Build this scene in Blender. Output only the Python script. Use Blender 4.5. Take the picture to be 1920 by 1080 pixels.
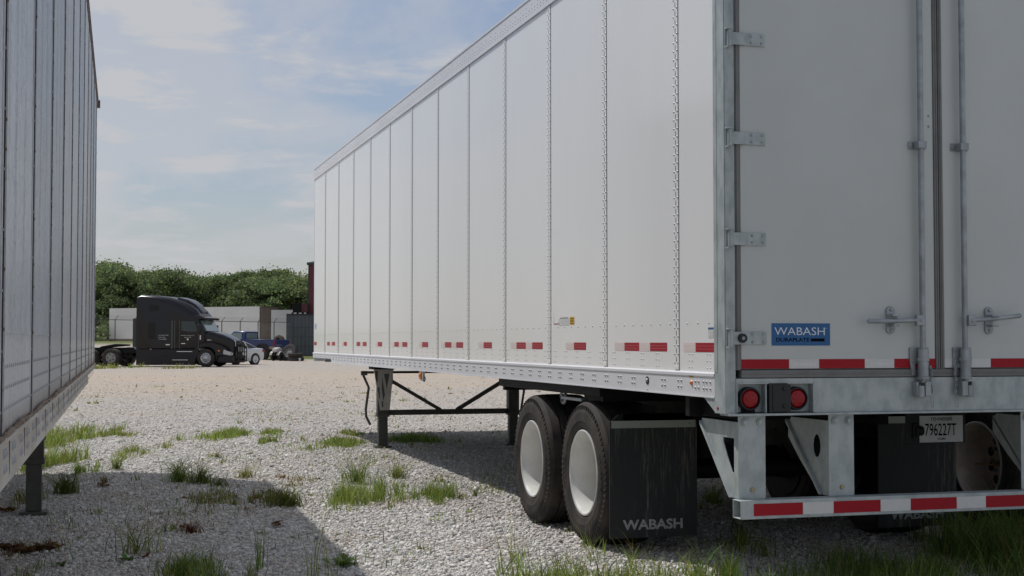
import bpy, math, random
import numpy as np
from mathutils import Vector, Matrix
random.seed(7); rng = np.random.default_rng(11)
R_ = math.radians
S = bpy.context.scene
for o in list(bpy.data.objects): bpy.data.objects.remove(o)

# ------------------------------------------------------------ camera, world, sun
cam = bpy.data.cameras.new('camera'); camo = bpy.data.objects.new('camera', cam); S.collection.objects.link(camo)
cam.lens = 50; cam.sensor_width = 36; cam.clip_end = 3000
TILT = math.atan(100/2666.7); YAW = R_(16.23)
camo.location = (0, 0, 1.41); camo.rotation_euler = (math.pi/2+TILT, 0, -YAW)
S.camera = camo
FH = Vector((math.sin(YAW), math.cos(YAW), 0)); RT = Vector((math.cos(YAW), -math.sin(YAW), 0))
def at(px, d, z=0.0):
    """world point seen in column px of the photograph at ground distance d"""
    p = FH*d + RT*((px-960)/2666.7*d); return Vector((p.x, p.y, z))
SUND = Vector((-0.41, 0.5, 1)).normalized()
sun = bpy.data.lights.new('sun', 'SUN'); sun.energy = 3.05; sun.angle = R_(0.55); sun.color = (1, .96, .90)
suno = bpy.data.objects.new('sun', sun); S.collection.objects.link(suno)
suno.rotation_euler = SUND.to_track_quat('Z', 'Y').to_euler(); suno.location = (-20, 20, 40)
S.view_settings.view_transform = 'Standard'; S.view_settings.look = 'None'
S.view_settings.exposure = -0.08; S.view_settings.gamma = 1; S.view_settings.use_curve_mapping = False

W = bpy.data.worlds.new('World'); S.world = W; W.use_nodes = True
nt = W.node_tree; nt.nodes.clear(); N = nt.nodes.new; LK = nt.links.new
def mth(op, a, b=None, clamp=False, tree=None):
    t = tree or nt; n = t.nodes.new('ShaderNodeMath'); n.operation = op; n.use_clamp = clamp
    for i, v in enumerate((a, b)):
        if v is None: continue
        if isinstance(v, (int, float)): n.inputs[i].default_value = v
        else: t.links.new(v, n.inputs[i])
    return n.outputs[0]
wo = N('ShaderNodeOutputWorld'); bg = N('ShaderNodeBackground'); sky = N('ShaderNodeTexSky')
sky.sky_type = 'NISHITA'; sky.sun_disc = False; sky.sun_elevation = math.asin(SUND.z)
sky.sun_rotation = math.atan2(SUND.x, SUND.y) % (2*math.pi); sky.air_density = 1.2; sky.dust_density = 1.0
SKYST = 0.097
bg.inputs['Strength'].default_value = SKYST
tc = N('ShaderNodeTexCoord'); sp = N('ShaderNodeSeparateXYZ'); LK(tc.outputs['Generated'], sp.inputs[0])
zz = mth('ADD', mth('MAXIMUM', sp.outputs[2], 0.0), 0.10)
cb = N('ShaderNodeCombineXYZ'); LK(mth('DIVIDE', sp.outputs[0], zz), cb.inputs[0]); LK(mth('DIVIDE', sp.outputs[1], zz), cb.inputs[1])
mp = N('ShaderNodeMapping'); mp.inputs['Rotation'].default_value = (0, 0, R_(38)); mp.inputs['Scale'].default_value = (1.0, 0.42, 1); mp.inputs['Location'].default_value = (3.1, 1.7, 0)
LK(cb.outputs[0], mp.inputs[0])
def noise(tree, vec, sc, det=6, rough=.55, dist=0.0):
    n = tree.nodes.new('ShaderNodeTexNoise'); n.inputs['Scale'].default_value = sc; n.inputs['Detail'].default_value = det
    n.inputs['Roughness'].default_value = rough; n.inputs['Distortion'].default_value = dist
    if vec is not None: tree.links.new(vec, n.inputs['Vector'])
    return n
def ramp(tree, fac, stops, interp='LINEAR'):
    r = tree.nodes.new('ShaderNodeValToRGB'); r.color_ramp.interpolation = interp; e = r.color_ramp.elements
    while len(e) < len(stops): e.new(0.5)
    for k, (p, c) in enumerate(stops):
        e[k].position = p; e[k].color = (c, c, c, 1) if isinstance(c, (int, float)) else (*c, 1)
    tree.links.new(fac, r.inputs[0]); return r.outputs[0]
n1 = noise(nt, mp.outputs[0], 1.5, 9, .56, .3); n2 = noise(nt, cb.outputs[0], 2.6, 9, .6, .3)
veil = ramp(nt, n1.outputs[0], [(.36, 0.0), (.58, 1.0)], 'EASE')
puff = ramp(nt, n2.outputs[0], [(.48, 0.0), (.66, 1.0)], 'EASE')
hz = mth('SUBTRACT', 1.0, mth('MULTIPLY', sp.outputs[2], 9.0), True)     # hazier towards the horizon
cf = mth('ADD', mth('MULTIPLY', veil, .55), mth('MULTIPLY', puff, .45)); cf = mth('ADD', cf, .16)
cf = mth('MAXIMUM', cf, mth('ADD', mth('MULTIPLY', hz, .42), .22)); cf = mth('MINIMUM', cf, .97)
mx = N('ShaderNodeMix'); mx.data_type = 'RGBA'; tint = N('ShaderNodeMix'); tint.data_type = 'RGBA'; tint.blend_type = 'MULTIPLY'; tint.inputs[0].default_value = 1; LK(sky.outputs[0], tint.inputs[6]); tint.inputs[7].default_value = (.73, .765, .90, 1)
LK(cf, mx.inputs[0]); LK(tint.outputs[2], mx.inputs[6])
mx.inputs[7].default_value = (5.8, 5.9, 6.2, 1)
LK(mx.outputs[2], bg.inputs[0]); LK(bg.outputs[0], wo.inputs[0])

# ------------------------------------------------------------ materials
MATS = {}
def mat(name, col, rough=.5, metal=0.0, var=0.0, vscale=3.0, bump=0.0, bscale=20.0, coat=0.0, col2=None, spec=.5,
        island=0.0, stretch=(1, 1, 1), thr=(.35, .65), rvar=0.0, alpha=1.0, trans=0.0):
    if name in MATS: return MATS[name]
    m = bpy.data.materials.new(name); m.use_nodes = True; t = m.node_tree; p = t.nodes['Principled BSDF']
    p.inputs['Base Color'].default_value = (*col, 1); p.inputs['Roughness'].default_value = rough
    p.inputs['Metallic'].default_value = metal; p.inputs['Coat Weight'].default_value = coat
    p.inputs['Specular IOR Level'].default_value = spec; p.inputs['Transmission Weight'].default_value = trans
    tcn = t.nodes.new('ShaderNodeTexCoord'); mpn = t.nodes.new('ShaderNodeMapping'); mpn.inputs['Scale'].default_value = stretch
    t.links.new(tcn.outputs['Object'], mpn.inputs[0]); src = None
    if var or col2:
        n = noise(t, mpn.outputs[0], vscale, 6, .6)
        c2 = col2 or tuple(c*(1-var) for c in col)
        src = ramp(t, n.outputs[0], [(thr[0], col), (thr[1], c2)])
    if island:
        g = t.nodes.new('ShaderNodeNewGeometry'); h = t.nodes.new('ShaderNodeHueSaturation')
        if src: t.links.new(src, h.inputs['Color'])
        else: h.inputs['Color'].default_value = (*col, 1)
        t.links.new(mth('ADD', mth('MULTIPLY', g.outputs['Random Per Island'], 2*island, tree=t), 1-island, tree=t), h.inputs['Value'])
        t.links.new(mth('ADD', mth('MULTIPLY', mth('FRACT', mth('MULTIPLY', g.outputs['Random Per Island'], 7.3, tree=t), tree=t), .05, tree=t), .475, tree=t), h.inputs['Hue'])
        src = h.outputs[0]
    if src: t.links.new(src, p.inputs['Base Color'])
    if rvar:
        n = noise(t, mpn.outputs[0], vscale*2.3, 5, .6)
        t.links.new(mth('ADD', mth('MULTIPLY', n.outputs[0], rvar, tree=t), rough-rvar*.5, tree=t), p.inputs['Roughness'])
    if bump:
        n = noise(t, mpn.outputs[0], bscale, 4, .55); b = t.nodes.new('ShaderNodeBump'); b.inputs['Strength'].default_value = bump
        b.inputs['Distance'].default_value = .01; t.links.new(n.outputs[0], b.inputs['Height']); t.links.new(b.outputs[0], p.inputs['Normal'])
    MATS[name] = m; return m
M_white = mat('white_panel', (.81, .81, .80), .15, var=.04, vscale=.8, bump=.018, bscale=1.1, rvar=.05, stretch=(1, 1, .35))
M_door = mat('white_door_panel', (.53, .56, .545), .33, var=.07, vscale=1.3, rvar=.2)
M_rivet = mat('rivet_steel_shade', (.34, .34, .345), .45, .5)  # steel, its grey kept dark to carry the rivets' small shadows
M_rivsh = mat('rivet_shade', (.36, .36, .37), .4, .4)  # darker grey puts the shading of the heads into their colour
M_gap = mat('dark_gap', (.09, .092, .095), .8)
M_alu = mat('aluminium_rail', (.70, .71, .745), .42, .08, var=.1, vscale=2, stretch=(1, .3, 1), rvar=.15)
M_galv = mat('galvanised_steel', (.43, .475, .475), .5, .2, col2=(.32, .365, .37), vscale=13, thr=(.42, .62), rvar=.25, stretch=(1, 1, .6))
M_galvd = mat('galvanised_smooth', (.37, .41, .43), .4, .4, var=.3, vscale=12)
M_gask = mat('rubber_gasket', (.21, .21, .205), .75, var=.2, vscale=6)
M_red = mat('red_reflective_tape', (.36, .006, .016), .45, spec=.25, var=.15, vscale=30, stretch=(1, 1, 4))
M_whitet = mat('white_reflective_tape', (.62, .63, .62), .3, var=.08, vscale=20)
M_wemb = mat('tape_emboss', (.72, .73, .72), .3)
M_blue = mat('blue_decal', (.008, .105, .29), .35, var=.1, vscale=15)
M_wtxt = mat('white_lettering', (.75, .76, .76), .4)
M_ktxt = mat('black_lettering', (.004, .005, .008), .8, spec=.1)
M_gtxt = mat('grey_lettering', (.42, .43, .44), .6, var=.4, vscale=60)
M_lens = mat('red_lens', (.34, .003, .008), .3, spec=.35, coat=.1, var=.35, vscale=60)
M_amber = mat('amber_lens', (.75, .22, .02), .25, coat=.4, var=.2, vscale=60)
M_blk = mat('black_paint_steel', (.011, .011, .012), .65, spec=.2, var=.3, vscale=8, bump=.1)
M_blkp = mat('black_plastic', (.012, .013, .015), .5)
M_flap = mat('mud_flap_rubber', (.014, .016, .018), .62, col2=(.13, .125, .112), vscale=3.4, thr=(.50, .74), stretch=(13, 13, 1.2), rvar=.2, bump=.15, bscale=60)
M_tyre = mat('tyre_rubber', (.023, .0205, .020), .74, spec=.35, col2=(.060, .049, .041), vscale=6, thr=(.4, .68), bump=.12, bscale=90)
M_rim = mat('white_rim_paint', (.74, .735, .70), .34, var=.16, vscale=7, rvar=.2, coat=.2)
M_rimlip = mat('bright_rim_lip', (.72, .72, .70), .25, .4)
M_yel = mat('yellow_sticker', (.70, .42, .02), .5)
M_plate = mat('plate_white', (.78, .80, .80), .4, var=.08, vscale=14)
M_brass = mat('brass_bolt', (.36, .30, .16), .4, .6)
M_orange = mat('orange_hose', (.36, .22, .10), .5)
M_silver = mat('silver_wheel', (.55, .56, .57), .3, .7, var=.2, vscale=9)
M_chrome = mat('chrome_trim', (.75, .76, .78), .12, 1.0)
M_legd = mat('dark_leg_paint', (.075, .075, .066), .5, var=.3, vscale=9)
M_legw = mat('pale_bracket', (.50, .48, .45), .5, var=.2, vscale=8)

def flap_mat():
    m = bpy.data.materials['mud_flap_rubber']; t = m.node_tree; p = t.nodes['Principled BSDF']; tcn = t.nodes.new('ShaderNodeTexCoord')
    def mp_(sc): q = t.nodes.new('ShaderNodeMapping'); q.inputs['Scale'].default_value = sc; t.links.new(tcn.outputs['Object'], q.inputs[0]); return q.outputs[0]
    st = ramp(t, noise(t, mp_((75, 20, 5)), 1.0, 6, .7).outputs[0], [(.50, 0.0), (.66, 1.0)]); bn = ramp(t, noise(t, mp_((5.5, 2, 1.6)), 1.0, 3, .5).outputs[0], [(.48, 0.03), (.62, .8)])
    g = t.nodes.new('ShaderNodeMix'); g.data_type = 'RGBA'; t.links.new(mth('MULTIPLY', st, bn, tree=t), g.inputs[0]); g.inputs[6].default_value = (.013, .015, .017, 1); g.inputs[7].default_value = (.16, .15, .125, 1); t.links.new(g.outputs[2], p.inputs['Base Color'])
flap_mat()
def leafy(m, amt, col=(1, 1, .6)):
    """let some light through thin leaves and blades"""
    t = m.node_tree; p = t.nodes['Principled BSDF']; out = t.nodes['Material Output']; tr = t.nodes.new('ShaderNodeBsdfTranslucent'); ms = t.nodes.new('ShaderNodeMixShader')
    src = p.inputs['Base Color'].links[0].from_socket; oi = t.nodes.new('ShaderNodeObjectInfo'); h = t.nodes.new('ShaderNodeHueSaturation')
    t.links.new(src, h.inputs['Color']); t.links.new(mth('ADD', mth('MULTIPLY', oi.outputs['Random'], .5, tree=t), .78, tree=t), h.inputs['Value'])
    t.links.new(mth('ADD', mth('MULTIPLY', mth('FRACT', mth('MULTIPLY', oi.outputs['Random'], 13.7, tree=t), tree=t), .035, tree=t), .48, tree=t), h.inputs['Hue'])
    t.links.new(h.outputs[0], p.inputs['Base Color']); g = t.nodes.new('ShaderNodeMix'); g.data_type = 'RGBA'; g.blend_type = 'MULTIPLY'; g.inputs[0].default_value = 1
    t.links.new(h.outputs[0], g.inputs[6]); g.inputs[7].default_value = (*col, 1); t.links.new(g.outputs[2], tr.inputs[0])
    ms.inputs[0].default_value = amt; t.links.new(p.outputs[0], ms.inputs[1]); t.links.new(tr.outputs[0], ms.inputs[2]); t.links.new(ms.outputs[0], out.inputs[0])
# ------------------------------------------------------------ mesh builder
class MB:
    def __init__(s): s.v = []; s.f = []; s.m = []
    def add(s, vs, fs, m=0, X=None):
        k = len(s.v)
        if X is not None: vs = [tuple(X @ Vector(v)) for v in vs]
        s.v += [tuple(v) for v in vs]; s.f += [tuple(i+k for i in f) for f in fs]; s.m += [m]*len(fs)
    def box(s, x0, x1, y0, y1, z0, z1, m=0, X=None):
        s.add([(x0,y0,z0),(x1,y0,z0),(x1,y1,z0),(x0,y1,z0),(x0,y0,z1),(x1,y0,z1),(x1,y1,z1),(x0,y1,z1)],
              [(0,3,2,1),(4,5,6,7),(0,1,5,4),(1,2,6,5),(2,3,7,6),(3,0,4,7)], m, X)
    def prism(s, poly, axis, lo, hi, m=0, X=None):
        def P(a, b, c): return {'x': (c, a, b), 'y': (a, c, b), 'z': (a, b, c)}[axis]
        n = len(poly); vs = [P(a, b, lo) for a, b in poly]+[P(a, b, hi) for a, b in poly]
        fs = [tuple(range(n-1, -1, -1)), tuple(range(n, 2*n))]+[(i, (i+1) % n, n+(i+1) % n, n+i) for i in range(n)]
        s.add(vs, fs, m, X)
    def ring(s, outer, inner, axis, lo, hi, m=0, X=None):      # plate with a hole
        def P(a, b, c): return {'x': (c, a, b), 'y': (a, c, b), 'z': (a, b, c)}[axis]
        n = len(outer); vs = [P(a, b, c) for c in (lo, hi) for L in (outer, inner) for a, b in L]; fs = []
        for i in range(n):
            j = (i+1) % n
            fs += [(i, j, n+j, n+i), (2*n+i, 3*n+i, 3*n+j, 2*n+j), (i, 2*n+i, 2*n+j, j), (n+i, n+j, 3*n+j, 3*n+i)]
        s.add(vs, fs, m, X)
    def cyl(s, p0, p1, r0, r1=None, seg=16, m=0, X=None):
        r1 = r0 if r1 is None else r1; p0 = Vector(p0); p1 = Vector(p1); d = (p1-p0).normalized()
        a = d.orthogonal().normalized(); b = d.cross(a); vs = []
        for p, r in ((p0, r0), (p1, r1)):
            vs += [p+a*r*math.cos(t)+b*r*math.sin(t) for t in [2*math.pi*i/seg for i in range(seg)]]
        fs = [tuple(range(seg-1, -1, -1)), tuple(range(seg, 2*seg))]+[(i, (i+1) % seg, seg+(i+1) % seg, seg+i) for i in range(seg)]
        s.add(vs, fs, m, X)
    def tube(s, pts, r, seg=8, m=0, X=None):
        pts = [Vector(p) for p in pts]; vs = []; n = len(pts); ref = None
        for i, p in enumerate(pts):
            d = (pts[min(i+1, n-1)]-pts[max(i-1, 0)]).normalized()
            if ref is None: ref = d.orthogonal().normalized()
            a = (ref-d*ref.dot(d)).normalized(); b = d.cross(a); ref = a
            rr = r[i] if isinstance(r, (list, tuple)) else r
            vs += [p+a*rr*math.cos(2*math.pi*k/seg)+b*rr*math.sin(2*math.pi*k/seg) for k in range(seg)]
        fs = [tuple(range(seg-1, -1, -1)), tuple(range((n-1)*seg, n*seg))]
        for i in range(n-1):
            for k in range(seg):
                k2 = (k+1) % seg; fs.append((i*seg+k, i*seg+k2, (i+1)*seg+k2, (i+1)*seg+k))
        s.add(vs, fs, m, X)
    def lathe(s, prof, c=(0, 0, 0), seg=48, m=0, X=None, closed=False, sgn=1):   # about x; prof = (w, r)
        vs = []; n = len(prof)
        for w, r in prof:
            for k in range(seg):
                t = 2*math.pi*k/seg; vs.append((c[0]+sgn*w, c[1]+r*math.cos(t), c[2]+r*math.sin(t)))
        fs = []
        for i in range(n if closed else n-1):
            j = (i+1) % n
            for k in range(seg):
                k2 = (k+1) % seg; q = (i*seg+k, i*seg+k2, j*seg+k2, j*seg+k); fs.append(q if sgn > 0 else q[::-1])
        s.add(vs, fs, m, X)
    def dome(s, c, nrm, r, h, seg=6, m=0, X=None):
        c = Vector(c); d = Vector(nrm); a = d.orthogonal().normalized(); b = d.cross(a)
        vs = [c+a*r*math.cos(2*math.pi*k/seg)+b*r*math.sin(2*math.pi*k/seg) for k in range(seg)]
        vs += [c+d*h*.75+(a*math.cos(2*math.pi*k/seg)+b*math.sin(2*math.pi*k/seg))*r*.6 for k in range(seg)]+[c+d*h]
        fs = [(k, (k+1) % seg, seg+(k+1) % seg, seg+k) for k in range(seg)]+[(seg+k, seg+(k+1) % seg, 2*seg) for k in range(seg)]
        s.add(vs, fs, m, X)
    def loft(s, loops, m=0, caps=True, X=None):
        n = len(loops[0]); vs = [p for L in loops for p in L]; fs = []
        for i in range(len(loops)-1):
            for k in range(n):
                k2 = (k+1) % n; fs.append((i*n+k, i*n+k2, (i+1)*n+k2, (i+1)*n+k))
        if caps: fs += [tuple(range(n-1, -1, -1)), tuple(range((len(loops)-1)*n, len(loops)*n))]
        s.add(vs, fs, m, X)
    def sheet(s, pts, m=0, X=None): s.add(pts, [tuple(range(len(pts)))], m, X)
    def text(s, st, o, u, v, w, h, m=0, bold=0.0, X=None, shear=0.0):
        """lettering fitted into a w x h box at o, along u (right) and v (up)"""
        c = bpy.data.curves.new('t', 'FONT'); c.body = st; c.offset = bold; c.resolution_u = 3; c.shear = shear
        ob = bpy.data.objects.new('t', c); S.collection.objects.link(ob)
        dg = bpy.context.evaluated_depsgraph_get(); me = bpy.data.meshes.new_from_object(ob.evaluated_get(dg))
        P = np.array([p.co[:2] for p in me.vertices]); lo = P.min(0); sz = P.max(0)-lo
        u = Vector(u); v = Vector(v); o = Vector(o)
        vs = [o+u*((p[0]-lo[0])/sz[0]*w)+v*((p[1]-lo[1])/sz[1]*h) for p in P]
        s.add(vs, [tuple(p.vertices) for p in me.polygons], m, X)
        bpy.data.objects.remove(ob); bpy.data.curves.remove(c); bpy.data.meshes.remove(me)
    def build(s, name, mats, parent=None, smooth=True, bevel=0.0, ang=32, loc=None, fix=True):
        me = bpy.data.meshes.new(name); me.from_pydata(s.v, [], s.f); me.update()
        if not isinstance(mats, (list, tuple)): mats = [mats]
        for q in mats: me.materials.append(q)
        me.polygons.foreach_set('material_index', s.m)
        if fix:
            import bmesh
            b = bmesh.new(); b.from_mesh(me); bmesh.ops.recalc_face_normals(b, faces=b.faces); b.to_mesh(me); b.free()
        if smooth:
            me.polygons.foreach_set('use_smooth', [True]*len(me.polygons)); me.set_sharp_from_angle(angle=R_(ang))
        o = bpy.data.objects.new(name, me); S.collection.objects.link(o)
        if parent: o.parent = parent
        if loc is not None: o.location = loc
        if bevel:
            bm = o.modifiers.new('bevel', 'BEVEL'); bm.width = bevel; bm.segments = 2; bm.limit_method = 'ANGLE'; bm.angle_limit = R_(40)
        return o
def empty(name, loc=(0, 0, 0), rz=0.0, parent=None):
    o = bpy.data.objects.new(name, None); S.collection.objects.link(o); o.location = loc; o.rotation_euler = (0, 0, rz); o.empty_display_size = .1
    if parent: o.parent = parent
    return o
def tag(o, label=None, cat=None, group=None, kind=None):
    if label: o['label'] = label
    if cat: o['category'] = cat
    if group: o['group'] = group
    if kind: o['kind'] = kind
    return o
def kids(o): return [c for c in S.collection.objects if c.parent == o]
def copy_tree(o, parent=None):
    c = o.copy(); S.collection.objects.link(c)
    if parent: c.parent = parent
    for ch in kids(o): copy_tree(ch, c)
    return c
def sstep(a, b, x):
    t = min(1, max(0, (x-a)/(b-a))); return t*t*(3-2*t)
def terrain(x, y):
    p = Vector((x, y, 0)); d = p.dot(FH); l = p.dot(RT)
    berm = sstep(88, 105, d)*(1-sstep(107, 117, d))*1.22*(1-sstep(-23, -18, l))
    return berm+.33*sstep(90, 120, d)+.5*sstep(135, 175, d)+6*sstep(200, 900, d)
# ------------------------------------------------------------ ground
def make_ground():
    ys = list(np.arange(-30, 80, 5.0))+list(np.arange(80, 140, 1.5))+list(np.arange(140, 220, 8.0))+[260, 320, 420, 600, 900, 1400]
    xs = [-900, -500, -300, -200, -140]+list(np.arange(-100, 101, 2.5))+[140, 200, 300, 500, 900]
    vs = [(x, y, terrain(x, y)) for y in ys for x in xs]; nx = len(xs); b = MB()
    b.add(vs, [(j*nx+i, j*nx+i+1, (j+1)*nx+i+1, (j+1)*nx+i) for j in range(len(ys)-1) for i in range(nx-1)])
    m = bpy.data.materials.new('gravel_ground'); m.use_nodes = True; t = m.node_tree; p = t.nodes['Principled BSDF']; L = t.links.new
    p.inputs['Roughness'].default_value = .95; p.inputs['Specular IOR Level'].default_value = .2
    tcn = t.nodes.new('ShaderNodeTexCoord'); P = tcn.outputs['Object']
    def vor(sc):
        v = t.nodes.new('ShaderNodeTexVoronoi'); v.inputs['Scale'].default_value = sc; L(P, v.inputs['Vector']); return v
    v1 = vor(26); v2 = vor(55)
    sh = t.nodes.new('ShaderNodeSeparateColor'); L(v1.outputs['Color'], sh.inputs[0])
    stone = ramp(t, sh.outputs[0], [(0, (.28, .27, .26)), (.3, (.46, .445, .42)), (.75, (.58, .56, .53)), (1, (.74, .72, .69))])
    gapf = ramp(t, v1.outputs['Distance'], [(.4, 1.0), (.8, .55)])
    mg = t.nodes.new('ShaderNodeMix'); mg.data_type = 'RGBA'; mg.blend_type = 'MULTIPLY'; mg.inputs[0].default_value = 1; L(stone, mg.inputs[6]); L(gapf, mg.inputs[7])
    # tan, dustier wheel lane running across the yard
    dt = t.nodes.new('ShaderNodeVectorMath'); dt.operation = 'DOT_PRODUCT'; L(P, dt.inputs[0]); dt.inputs[1].default_value = FH
    mw = t.nodes.new('ShaderNodeMapping'); mw.vector_type = 'TEXTURE'; mw.inputs['Rotation'].default_value = (0, 0, -YAW+R_(6)); mw.inputs['Scale'].default_value = (9, 1, 1); L(P, mw.inputs[0])
    nb = noise(t, P, .16, 5, .6); nb2 = noise(t, mw.outputs[0], .75, 6, .65)
    dd = mth('ADD', dt.outputs['Value'], mth('MULTIPLY', mth('SUBTRACT', nb.outputs[0], .5, tree=t), 16, tree=t), tree=t)
    lane = ramp(t, mth('DIVIDE', dd, 100, tree=t), [(.14, .05), (.32, .35), (.45, .85), (.58, 1.0), (.72, .5), (.9, .55)])
    lane = mth('MULTIPLY', lane, ramp(t, nb2.outputs[0], [(.38, .15), (.6, 1.0)]), tree=t)
    ml = t.nodes.new('ShaderNodeMix'); ml.data_type = 'RGBA'; L(lane, ml.inputs[0]); L(mg.outputs[2], ml.inputs[6]); ml.inputs[7].default_value = (.53, .425, .315, 1)
    # brown damp and weedy patches in the near gravel
    nd = noise(t, P, .55, 7, .65)
    pat = ramp(t, nd.outputs[0], [(.58, 0.0), (.75, .55)])
    mpn = t.nodes.new('ShaderNodeMix'); mpn.data_type = 'RGBA'; L(pat, mpn.inputs[0]); L(ml.outputs[2], mpn.inputs[6]); mpn.inputs[7].default_value = (.36, .30, .23, 1)
    # grass beyond the yard
    gm = ramp(t, mth('DIVIDE', mth('ADD', dt.outputs['Value'], mth('MULTIPLY', mth('SUBTRACT', nb2.outputs[0], .5, tree=t), 6, tree=t), tree=t), 200, tree=t), [(.503, 0.0), (.515, 1.0), (.56, 1.0), (.565, .15), (.70, .15), (.72, 1.0)])
    ng = noise(t, P, 1.6, 6, .6)
    gcol = ramp(t, ng.outputs[0], [(.3, (.10, .13, .035)), (.6, (.16, .18, .06)), (.8, (.26, .22, .12))])
    mm = t.nodes.new('ShaderNodeMix'); mm.data_type = 'RGBA'; L(gm, mm.inputs[0]); L(mpn.outputs[2], mm.inputs[6]); L(gcol, mm.inputs[7])
    L(mm.outputs[2], p.inputs['Base Color'])
    hgt = mth('ADD', mth('MULTIPLY', v1.outputs['Distance'], -1.0, tree=t), mth('MULTIPLY', v2.outputs['Distance'], -.4, tree=t), tree=t)
    bm = t.nodes.new('ShaderNodeBump'); bm.inputs['Strength'].default_value = .8; bm.inputs['Distance'].default_value = .025; L(hgt, bm.inputs['Height']); L(bm.outputs[0], p.inputs['Normal'])
    g = b.build('ground', m, smooth=True, fix=False); tag(g, 'pale crushed stone yard with a dusty tan wheel lane', kind='structure')
make_ground()

def np_mesh(name, V, F, mats, mi=None, smooth=False):
    me = bpy.data.meshes.new(name); nv = len(V); nf, k = F.shape
    me.vertices.add(nv); me.vertices.foreach_set('co', V.astype(np.float32).ravel())
    me.loops.add(nf*k); me.loops.foreach_set('vertex_index', F.astype(np.int32).ravel())
    me.polygons.add(nf); me.polygons.foreach_set('loop_start', np.arange(0, nf*k, k, dtype=np.int32))
    for m in mats: me.materials.append(m)
    if mi is not None: me.polygons.foreach_set('material_index', mi.astype(np.int32))
    me.update(calc_edges=True); me.validate()
    if smooth: me.polygons.foreach_set('use_smooth', [True]*nf)
    o = bpy.data.objects.new(name, me); S.collection.objects.link(o); return o

def gravel():
    M_st = bpy.data.materials.new('limestone_chips'); M_st.use_nodes = True; t = M_st.node_tree; p = t.nodes['Principled BSDF']
    p.inputs['Roughness'].default_value = .9; p.inputs['Specular IOR Level'].default_value = .25
    g = t.nodes.new('ShaderNodeNewGeometry')
    c = ramp(t, g.outputs['Random Per Island'], [(0, (.42, .41, .41)), (.12, (.60, .585, .575)), (.5, (.73, .715, .69)), (.8, (.80, .785, .76)), (.92, (.86, .85, .84)), (.94, (.58, .50, .44)), (1, (.66, .58, .53))])
    tcn = t.nodes.new('ShaderNodeTexCoord'); n = noise(t, tcn.outputs['Object'], 60, 4, .6)
    mm = t.nodes.new('ShaderNodeMix'); mm.data_type = 'RGBA'; mm.blend_type = 'MULTIPLY'; mm.inputs[0].default_value = 1
    nl_ = noise(t, tcn.outputs['Object'], .7, 6, .65); tn = t.nodes.new('ShaderNodeMix'); tn.data_type = 'RGBA'; tn.blend_type = 'MULTIPLY'
    t.links.new(ramp(t, nl_.outputs[0], [(.46, 0.0), (.68, .85)]), tn.inputs[0]); t.links.new(c, tn.inputs[6]); tn.inputs[7].default_value = (.84, .76, .68, 1)
    dv_ = t.nodes.new('ShaderNodeVectorMath'); dv_.operation = 'DOT_PRODUCT'; t.links.new(tcn.outputs['Object'], dv_.inputs[0]); dv_.inputs[1].default_value = FH
    t2_ = t.nodes.new('ShaderNodeMix'); t2_.data_type = 'RGBA'; t2_.blend_type = 'MULTIPLY'; t.links.new(ramp(t, mth('DIVIDE', dv_.outputs['Value'], 100, tree=t), [(.2, 0.0), (.45, 1.0)]), t2_.inputs[0]); t.links.new(tn.outputs[2], t2_.inputs[6]); t2_.inputs[7].default_value = (.90, .78, .66, 1); c = t2_.outputs[2]
    t.links.new(c, mm.inputs[6]); t.links.new(ramp(t, n.outputs[0], [(.3, .8), (.65, 1.0)]), mm.inputs[7]); t.links.new(mm.outputs[2], p.inputs['Base Color'])
    pts = []
    D = np.linspace(6.6, 62, 400); pdf = D*4000*np.exp(-(D-7)/6.2)+D*26*np.clip(1-D/62, 0, 1); n_ = int(.92*np.trapezoid(pdf, D)) if hasattr(np, 'trapezoid') else int(.92*np.trapz(pdf, D))
    cdf = np.cumsum(pdf); cdf /= cdf[-1]; d = np.interp(rng.uniform(0, 1, n_), cdf, D); l = rng.uniform(-.46, .46, n_)*d
    pts.append(np.stack([FH.x*d+RT.x*l, FH.y*d+RT.y*l], 1))
    P = np.concatenate(pts); n_ = len(P)
    cube = np.array([(-1,-1,-1),(1,-1,-1),(1,1,-1),(-1,1,-1),(-1,-1,1),(1,-1,1),(1,1,1),(-1,1,1)], float)
    faces = np.array([(0,3,2,1),(4,5,6,7),(0,1,5,4),(1,2,6,5),(2,3,7,6),(3,0,4,7)])
    sz = rng.lognormal(math.log(.0060), .42, n_).clip(.0035, .021)*(1+.012*np.hypot(P[:, 0], P[:, 1]))
    V = cube[None]*(1+rng.uniform(-.45, .15, (n_, 8, 3)))
    V *= (sz[:, None, None]*np.stack([rng.uniform(.8, 1.5, n_), rng.uniform(.7, 1.1, n_), rng.uniform(.28, .55, n_)], 1)[:, None, :])
    # random rotation
    q = rng.normal(size=(n_, 4)); q[:, 1:3] *= .2; q /= np.linalg.norm(q, axis=1)[:, None]; w, x, y, z = q.T
    Rm = np.stack([1-2*(y*y+z*z), 2*(x*y-z*w), 2*(x*z+y*w), 2*(x*y+z*w), 1-2*(x*x+z*z), 2*(y*z-x*w), 2*(x*z-y*w), 2*(y*z+x*w), 1-2*(x*x+y*y)], 1).reshape(-1, 3, 3)
    V = np.einsum('nij,nkj->nki', Rm, V)
    V[:, :, 0] += P[:, 0, None]; V[:, :, 1] += P[:, 1, None]; V[:, :, 2] += (sz*rng.uniform(-.25, .55, n_))[:, None]
    F = (faces[None]+8*np.arange(n_)[:, None, None]).reshape(-1, 4)
    o = np_mesh('gravel', V.reshape(-1, 3), F, [M_st]); tag(o, 'loose angular white and grey limestone chips covering the yard', 'gravel', kind='stuff')
gravel()

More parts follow.
